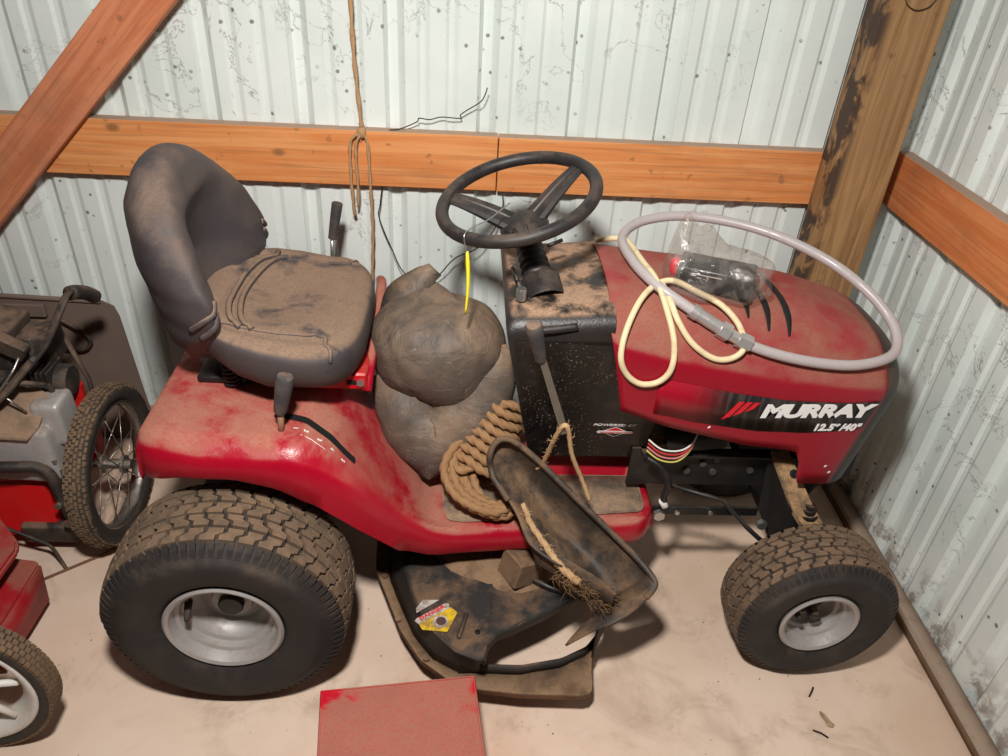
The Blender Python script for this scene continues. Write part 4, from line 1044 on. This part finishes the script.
tie = thing('wheel_tie', 'thin silver wire with yellow strip hanging from the steering wheel', 'tie wire', (.02, 1.34, .80))
rimp = S(math.radians(228), SR)
obj('wire_loop', tube(catmull([rimp+Vector((0, -.018, -.02)), rimp+Vector((-.004, -.016, .012)), rimp+Vector((.012, .012, .018)), rimp+Vector((.045, .05, .02)), rimp+Vector((.085, .10, .035))], 6), .0013, 6), M_SILV, tie)
bm = bmesh.new(); rows = []
for i in range(12):
    t = i/11; w = .0045*(1-.55*t)*(.5+.5*min(1, t*6)); x = rimp.x+.004*math.sin(t*3)+.002; y = rimp.y-.016-.004*t; z = rimp.z-.020-.135*t
    rows.append([(x-w, y, z), (x, y-.001, z), (x+w, y+.001, z)])
grid(bm, rows); fixn(bm); solid(obj('yellow_strip', bm, plain('yellow_strip', srgb(240, 226, 50), .5), tie), .001, 0)

# ------------------------------------------------------------------ old wheeled machine by the left
M_RED2 = dusty('old_bright_red_paint', srgb(206, 26, 26), dust=srgb(170, 120, 96), amt=.7, lo=.42, hi=.68, up=(.2, .9), side=.15, scale=9, rough=.4, bump=.1)
M_MUD = dusty('mud_caked_rubber', srgb(98, 80, 62), dust=srgb(140, 112, 84), amt=.9, lo=.3, hi=.6, side=.7, scale=30, rough=.95, bump=.8)
M_SIDEW = dusty('old_tyre_sidewall', srgb(52, 46, 42), dust=srgb(110, 90, 72), amt=.6, lo=.4, hi=.7, side=.5, scale=20, rough=.8)
M_ALLOY = dusty('cast_grey_engine_alloy', srgb(196, 192, 190), dust=srgb(150, 118, 92), amt=.7, lo=.4, hi=.65, up=(0, .8), side=.4, scale=20, rough=.5, metal=.4, bump=.3)
M_OLD = dusty('dusty_black_metal', srgb(40, 36, 34), dust=srgb(140, 114, 94), amt=.85, lo=.35, hi=.65, up=(0, .8), side=.3, scale=15, rough=.6, bump=.3)
M_CHROME = dusty('dull_chrome', srgb(180, 174, 166), dust=srgb(130, 106, 86), amt=.6, lo=.4, hi=.7, side=.5, scale=25, rough=.3, metal=.9)
mach = thing('wheeled_machine', 'old dusty garden machine with spoked wheel, grey engine and red base', 'garden machine', (-1.08, 1.55, 0))
WC = Vector((-.885, 1.545, .214)); WR = .214
bm = bmesh.new()
lathe(bm, [(WR-.050, .018), (WR-.030, .025), (WR-.012, .024), (WR-.004, .012), (WR-.002, 0), (WR-.004, -.014), (WR-.012, -.028), (WR-.030, -.028), (WR-.050, -.018)], WC, 'x', 72, True); fixn(bm)
wt_ = obj('wheel_tyre', bm, M_SIDEW, mach)
bm = bmesh.new(); n = 84
for j in range(6):
    for i in range(n):
        a = 2*PI*(i+.5*(j % 2)+random.uniform(-.12, .12))/n; da = 2*PI/n*random.uniform(.28, .42); x0 = -.027+.0088*j+random.uniform(-.001, .001); x1 = x0+.0070
        rr = WR-.005-(abs(j-2.5)**2)*.0012+random.uniform(-.0015, .0008)
        V = []
        for r in (rr-.004, rr+.005):
            for (x, aa) in ((x0, a-da), (x1, a-da), (x1, a+da), (x0, a+da)):
                V.append(bm.verts.new(WC+Vector((x, r*math.cos(aa), r*math.sin(aa)))))
        bm.faces.new(V[4:]);
        for k in range(4): bm.faces.new((V[k], V[(k+1) % 4], V[4+(k+1) % 4], V[4+k]))
fixn(bm); o = obj('tread', bm, M_MUD, wt_, sm=False); o['kind'] = 'stuff'
bm = bmesh.new(); lathe(bm, [(.168, .017), (.163, .019), (.157, .012), (.153, 0), (.157, -.012), (.163, -.019), (.168, -.017)], WC, 'x', 64); fixn(bm)
solid(obj('wheel_rim', bm, M_CHROME, wt_), .0015, 0)
bm = bmesh.new(); lathe(bm, [(.0001, .045), (.012, .045), (.012, .030), (.024, .030), (.024, .022), (.013, .02), (.013, -.02), (.024, -.022), (.024, -.03), (.010, -.03), (.010, -.085), (.0001, -.085)], WC, 'x', 24); fixn(bm)
obj('wheel_hub', bm, M_CHROME, wt_, ang=.6)
for i in range(20):
    s = 1 if i % 2 else -1; a = 2*PI*i/20; b = a+(.55 if (i//2) % 2 else -.55)
    obj('wheel_spoke', tube([WC+Vector((s*.026, .022*math.cos(b), .022*math.sin(b))), WC+Vector((s*.006, .156*math.cos(a), .156*math.sin(a)))], .0016, 6), M_CHROME, wt_)
# base, engine, plate, handles
bm = bmesh.new(); prism(bm, [(-1.40, 1.435, .06), (-1.06, 1.435, .06), (-1.005, 1.44, .10), (-1.005, 1.455, .205), (-1.02, 1.465, .215), (-1.40, 1.465, .215)], (0, .30, 0)); fixn(bm)
bmesh.ops.bevel(bm, geom=bm.edges[:], offset=.006, segments=2, affect='EDGES'); obj('base', bm, M_RED2, mach, ang=.6)
bm = bmesh.new(); prism(bm, [(-1.0, 1.60, .12), (-.95, 1.60, .20), (-.940, 1.60, .42), (-.945, 1.60, .43), (-.985, 1.60, .43), (-1.01, 1.60, .36)], (0, .012, 0)); fixn(bm); obj('fender_plate', bm, M_RED2, mach, sm=False)
def eng_fn(p, q):
    return q+Vector(p).normalized()*(.004*mnoise.noise(Vector(q)*22)+.002*mnoise.noise(Vector(q)*60))
en = obj('engine_block', superell((-1.035, 1.49, .325), (.080, .060, .080), .22, .25, 40, 24, eng_fn), M_ALLOY, mach)
obj('valve_cover', superell((-.965, 1.505, .395), (.036, .042, .062), .3, .3, 30, 18, eng_fn), M_ALLOY, en)
obj('carburettor', superell((-.985, 1.47, .300), (.026, .03, .028), .4, .4, 24, 14, eng_fn), M_ALLOY, en)
for x, y, z in ((-.965, 1.445, .31), (-.985, 1.435, .285), (-.96, 1.45, .275)): obj('stud', bolt((x, y, z), (.2, -1, 0), .008, .012), M_STEEL, en, sm=False)
bm = bmesh.new(); prism(bm, [(-1.35, 1.43, .395), (-.992, 1.415, .392), (-.972, 1.44, .408), (-.966, 1.50, .452), (-1.0, 1.53, .468), (-1.35, 1.53, .468)], (0, .002, .005)); fixn(bm)
obj('cover_plate', bm, dusty('tan_dusty_plate', srgb(120, 100, 84), dust=srgb(180, 146, 118), amt=.9, lo=.3, hi=.6, side=.6, scale=14, rough=.8), mach, sm=False)
HB = catmull([(-1.25, 1.40, .36), (-1.12, 1.42, .430), (-1.04, 1.45, .487), (-.997, 1.48, .532), (-.945, 1.52, .589), (-.91, 1.56, .659), (-.905, 1.60, .678), (-.903, 1.66, .652), (-.905, 1.71, .615)], 6)
hbm = tube(HB, .013, 12, flat=.55, upv=(-.4, -.5, .9)); hb = obj('handle_bar', hbm, M_OLD, mach)
obj('bar_grip', tube(HB[-12:], .0175, 14), M_OLD, hb)
obj('bar_bolt', bolt((-.963, 1.494, .566), (0, -1, .6), .006, .006), M_STEEL, hb, sm=False)
obj('guard_tube', tube(catmull([(-1.35, 1.39, .330), (-1.065, 1.40, .324), (-.999, 1.42, .308), (-.971, 1.42, .284), (-.965, 1.42, .236), (-.959, 1.42, .169), (-.955, 1.42, .10)], 6), .0135, 12), M_OLD, mach)
obj('guard_bolt', bolt((-.966, 1.406, .200), (0, -1, 0), .009, .008), M_STEEL, mach, sm=False)
obj('guard_bolt', bolt((-.958, 1.406, .140), (0, -1, 0), .011, .008), M_STEEL, mach, sm=False)
obj('skid', bbox((-1.10, 1.425, .045), (-.965, 1.50, .105), .01, 2), M_OLD, mach)
obj('fuel_box', bbox((-1.22, 1.55, .50), (-1.045, 1.66, .625), .014, 3, Matrix.Rotation(.2, 3, 'Y')), M_OLD, mach, ang=.7)
obj('channel_bar', bbox((-1.20, 1.525, .585), (-.99, 1.555, .625), .004, 1, Matrix.Rotation(.55, 3, 'Y')), M_OLD, mach, sm=False)
ac = obj('air_cleaner', bbox((-1.055, 1.575, .485), (-.975, 1.665, .575), .012, 3), M_OLD, mach, ang=.7)
obj('cleaner_clip', bbox((-1.02, 1.570, .50), (-1.008, 1.576, .57), .001, 1), M_STEEL, ac, sm=False)
bm = bmesh.new(); lathe(bm, [(.0001, -.045), (.036, -.045), (.040, -.038), (.040, .038), (.036, .045), (.0001, .045)], (-.985, 1.575, .455), 'x', 28); fixn(bm); mf = obj('muffler', bm, M_OLD, mach, ang=.6)
for k in range(5):
    obj('fin', bbox((-1.02+.012*k, 1.525, .455), (-1.016+.012*k, 1.60, .505), .001, 1), M_OLD, mach, sm=False)
obj('hose_loop', tube(catmull([(-1.06, 1.50, .47), (-1.02, 1.48, .505), (-.985, 1.49, .50), (-.965, 1.52, .47), (-.975, 1.53, .43)], 6), .007, 8), M_OLD, mach)
obj('linkage', tube([(-1.10, 1.45, .475), (-1.03, 1.455, .485), (-1.0, 1.46, .44)], .003, 6), M_CHROME, mach)
obj('strut', tube([(-.99, 1.66, .57), (-.95, 1.66, .40), (-.94, 1.64, .30)], .011, 10, flat=.5), M_OLD, mach)
obj('throttle_cable', tube(catmull([(-1.10, 1.43, .44), (-1.05, 1.44, .49), (-1.01, 1.47, .54), (-1.0, 1.50, .565)], 6), .0035, 8), M_CHROME, mach)
obj('axle_bar', tube([(-1.2, 1.545, .214), (-.93, 1.545, .214)], .010, 10), M_OLD, mach)
obj('rear_prop', tube([(-1.33, 1.60, .0), (-1.33, 1.60, .10)], .015, 10), M_OLD, mach)
for z_, y_ in ((.0, .0), (.02, .03)):
    obj('fin', bbox((-1.20, 1.44+y_, .47+z_), (-1.06, 1.52+y_, .478+z_), .002, 1), M_OLD, mach)
tag(obj('control_cable', tube(catmull([(-1.35, 1.40, .16), (-1.163, 1.415, .135), (-1.109, 1.405, .115), (-1.05, 1.40, .085), (-1.02, 1.40, .06), (-1.0, 1.39, .015), (-.985, 1.375, .006)], 6), .0045, 8), M_OLD), 'thin control cable drooping from red base to floor', 'cable')
# brown sheet leaning on the back wall
M_BRN = dusty('brown_grey_sheet', srgb(112, 96, 86), dust=srgb(140, 118, 102), amt=.6, lo=.35, hi=.65, side=.6, scale=5, rough=.75, bump=.15)
bs = thing('leaning_sheet', 'brown grey sheet metal panel leaning against the back wall', 'panel', (-1.25, 1.93, 0))
bm = bmesh.new(); ysh = 1.915
prism(bm, [(-1.62, ysh, 0), (-.925, ysh, 0), (-.945, ysh+.006, .14), (-.968, ysh+.016, .43), (-.978, ysh+.0175, .462), (-1.01, ysh+.0185, .478), (-1.62, ysh+.0185, .490)], (0, .005, 0)); fixn(bm)
obj('sheet', bm, M_BRN, bs, sm=False)
obj('sheet_rim', tube([(-1.62, ysh+.016, .491), (-1.3, ysh+.016, .487), (-1.01, ysh+.015, .478)], .007, 8), M_BRN, bs)
obj('sheet_batten', bbox((-1.62, ysh-.004, .430), (-1.16, ysh+.014, .470), .003, 1), M_BRN, bs, sm=False)
obj('sheet_bail', tube(catmull([(-1.13, ysh-.004, .43), (-1.09, ysh-.008, .405), (-1.055, ysh-.010, .372), (-1.062, ysh-.010, .345), (-1.09, ysh-.010, .330), (-1.15, ysh-.008, .335)], 6), .006, 8), M_OLD, bs)
# thin rod on the floor
tag(obj('floor_rod', tube([(-1.06, 1.317, .005), (-.96, 1.393, .005), (-.87, 1.460, .005)], .0035, 8), plain('rusty_rod', srgb(128, 88, 70), .8, .2, .3)), 'thin rusty rod lying on the floor by spoked wheel', 'rod')

# ------------------------------------------------------------------ red push mower at the near left
pm = thing('push_mower', 'red push mower deck with a white spoked wheel at its corner', 'push mower', (-1.05, 1.1, 0))
M_RED3 = dusty('faded_dusty_red_paint', srgb(160, 20, 32), dust=srgb(150, 104, 84), amt=.75, lo=.38, hi=.62, up=(-.2, .9), side=.25, scale=8, rough=.5, bump=.1)
bm = bmesh.new(); prism(bm, [(-1.55, 1.09, .245), (-1.005, 1.09, .230), (-.980, 1.115, .228), (-.968, 1.225, .238), (-.978, 1.250, .240), (-1.08, 1.345, .250), (-1.55, 1.37, .262)], (0, 0, -.02)); fixn(bm)
bmesh.ops.bevel(bm, geom=bm.edges[:], offset=.006, segments=2, affect='EDGES'); obj('deck_cover', bm, M_RED3, pm, ang=.6)
bm = bmesh.new(); prism(bm, [(-1.55, 1.04, .17), (-.985, 1.06, .15), (-.965, 1.07, .145), (-.950, 1.245, .165), (-.962, 1.26, .165), (-1.55, 1.33, .18)], (0, 0, -.012)); fixn(bm)
bmesh.ops.bevel(bm, geom=bm.edges[:], offset=.004, segments=2, affect='EDGES'); dk = obj('deck_shelf', bm, M_RED3, pm, ang=.6)
bm = bmesh.new(); grid(bm, [[(-.965, 1.065, .145), (-.957, 1.16, .15), (-.952, 1.250, .158)], [(-.975, 1.07, .04), (-.968, 1.16, .04), (-.965, 1.25, .04)]]); fixn(bm); solid(obj('deck_skirt', bm, M_RED3, pm), .005, 0)
bm = bmesh.new(); grid(bm, [[(-1.5, 1.045, .16), (-1.2, 1.045, .16), (-.97, 1.062, .147)], [(-1.5, 1.055, .03), (-1.2, 1.055, .03), (-.975, 1.068, .03)]]); fixn(bm); solid(obj('deck_skirt', bm, M_RED3, pm), .005, 0)
M_WHT = dusty('dirty_white_wheel', srgb(226, 222, 214), dust=srgb(170, 146, 122), amt=.6, lo=.42, hi=.68, side=.5, scale=25, rough=.5, bump=.2)
PW = Vector((-.957, .925, .190)); PR = .190
bm = bmesh.new(); lathe(bm, [(PR-.032, -.016), (PR-.024, -.023), (PR-.010, -.023), (PR-.004, -.018), (PR-.003, 0), (PR-.004, .018), (PR-.010, .023), (PR-.032, .018)], PW, 'y', 64); fixn(bm); pt = obj('wheel_tyre', bm, M_SIDEW, pm)
bm = bmesh.new()
for i in range(84):
    a = 2*PI*i/84
    for j in range(4):
        b0 = a+(.5*2*PI/84 if j % 2 else 0); da = 2*PI/84*.38; y0 = -.022+.0112*j; V = []
        for r in (PR-.008, PR-.001):
            for (y, aa) in ((y0, b0-da), (y0+.0100, b0-da), (y0+.0100, b0+da), (y0, b0+da)): V.append(bm.verts.new(PW+Vector((r*math.cos(aa), y, r*math.sin(aa)))))
        bm.faces.new(V[4:])
        for k in range(4): bm.faces.new((V[k], V[(k+1) % 4], V[4+(k+1) % 4], V[4+k]))
fixn(bm); o = obj('tread', bm, M_MUD, pt, sm=False); o['kind'] = 'stuff'
bm = bmesh.new(); lathe(bm, [(PR-.026, -.016), (PR-.032, -.022), (PR-.040, -.020), (PR-.056, -.008), (PR-.066, .006), (PR-.068, .018)], PW, 'y', 56); fixn(bm); solid(obj('wheel_rim', bm, M_WHT, pt), .003, 0)
bm = bmesh.new(); lathe(bm, [(.0001, -.03), (.02, -.03), (.026, -.02), (.026, .02)], PW, 'y', 24); fixn(bm); obj('wheel_hub', bm, M_WHT, pt, ang=.6)
for i in range(7):
    a = 2*PI*(i+.15)/7; d = Vector((math.cos(a), 0, math.sin(a)))
    obj('wheel_spoke', tube([PW+d*.02+Vector((0, -.012, 0)), PW+d*.06+Vector((0, -.010, 0)), PW+d*.132+Vector((0, -.010, 0))], lambda s: .0085-.002*s, 10), M_WHT, pt)
obj('wheel_axle', tube([PW+Vector((0, -.035, 0)), PW+Vector((0, .15, 0))], .008, 10), M_STEEL, pm)
obj('far_skid', bbox((-1.5, 1.20, 0), (-1.46, 1.24, .16), .004, 1), M_OLD, pm)

# ------------------------------------------------------------------ red box in the foreground
rb = thing('red_box', 'dusty red flat lidded metal box in front of the cutting deck', 'box', (-.10, .80, 0))
M_RED4 = dusty('rubbed_dusty_red_lid', srgb(196, 16, 40), dust=srgb(176, 120, 100), amt=.92, lo=.36, hi=.45, up=(.3, .9), side=.1, scale=5, rough=.45, bump=.06)
ang_b = math.atan2(.946-.911, .305)
Rb = Matrix.Rotation(ang_b, 3, 'Z'); pb = (.049, .946, .19)
def boxr(lo, hi, bv): return bbox(lo, hi, bv, 3, Rb, pb)
obj('case', boxr((-.253, .50, 0), (.044, .940, .165), .004), M_RED4, rb, ang=.5)
ld_ = obj('lid', boxr((-.258, .494, .166), (.049, .946, .190), .005), M_RED4, rb, ang=.5)
bm = bmesh.new(); 
sweep(bm, [Vector(pb)+Rb @ Vector(p) for p in ((-.304, -.44, .0005), (-.304, -.004, .0005), (-.003, -.004, .0005), (-.003, -.44, .0005))], .0025, 8)
obj('lid_rim', bm, M_RED4, ld_)

# ------------------------------------------------------------------ small litter on the floor
M_TWIG = plain('dark_twig', srgb(50, 36, 28), .9)
for nm, pl in (('dark brown twig on the floor near the front tyre', [(.828, 1.022, .002), (.838, 1.034, .004), (.847, 1.046, .002)]), ('dark brown twig on the floor beside the dry leaf', [(.806, .940, .002), (.822, .932, .003), (.834, .922, .002)])):
    tag(obj('twig', tube(pl, .0022, 6), M_TWIG), nm, 'twig', 'twigs on the floor')
bm = bmesh.new(); lf = [(.838, .985), (.846, .975), (.853, .962), (.858, .950), (.852, .944), (.843, .948), (.838, .962), (.834, .975)]
grid(bm, [[(x+(.845-x)*f, y+(.962-y)*f, .003+.005*(1-f)*(.5+.5*math.sin(i*2.2))) for i, (x, y) in enumerate(lf+lf[:1])] for f in (0, .5, .95)]); fixn(bm)
tag(solid(obj('dry_leaf', bm, plain('pale_leaf', srgb(176, 146, 116), .9, 0, .3, 120)), .0006, 0), 'curled pale dry leaf on the bare floor', 'leaf')
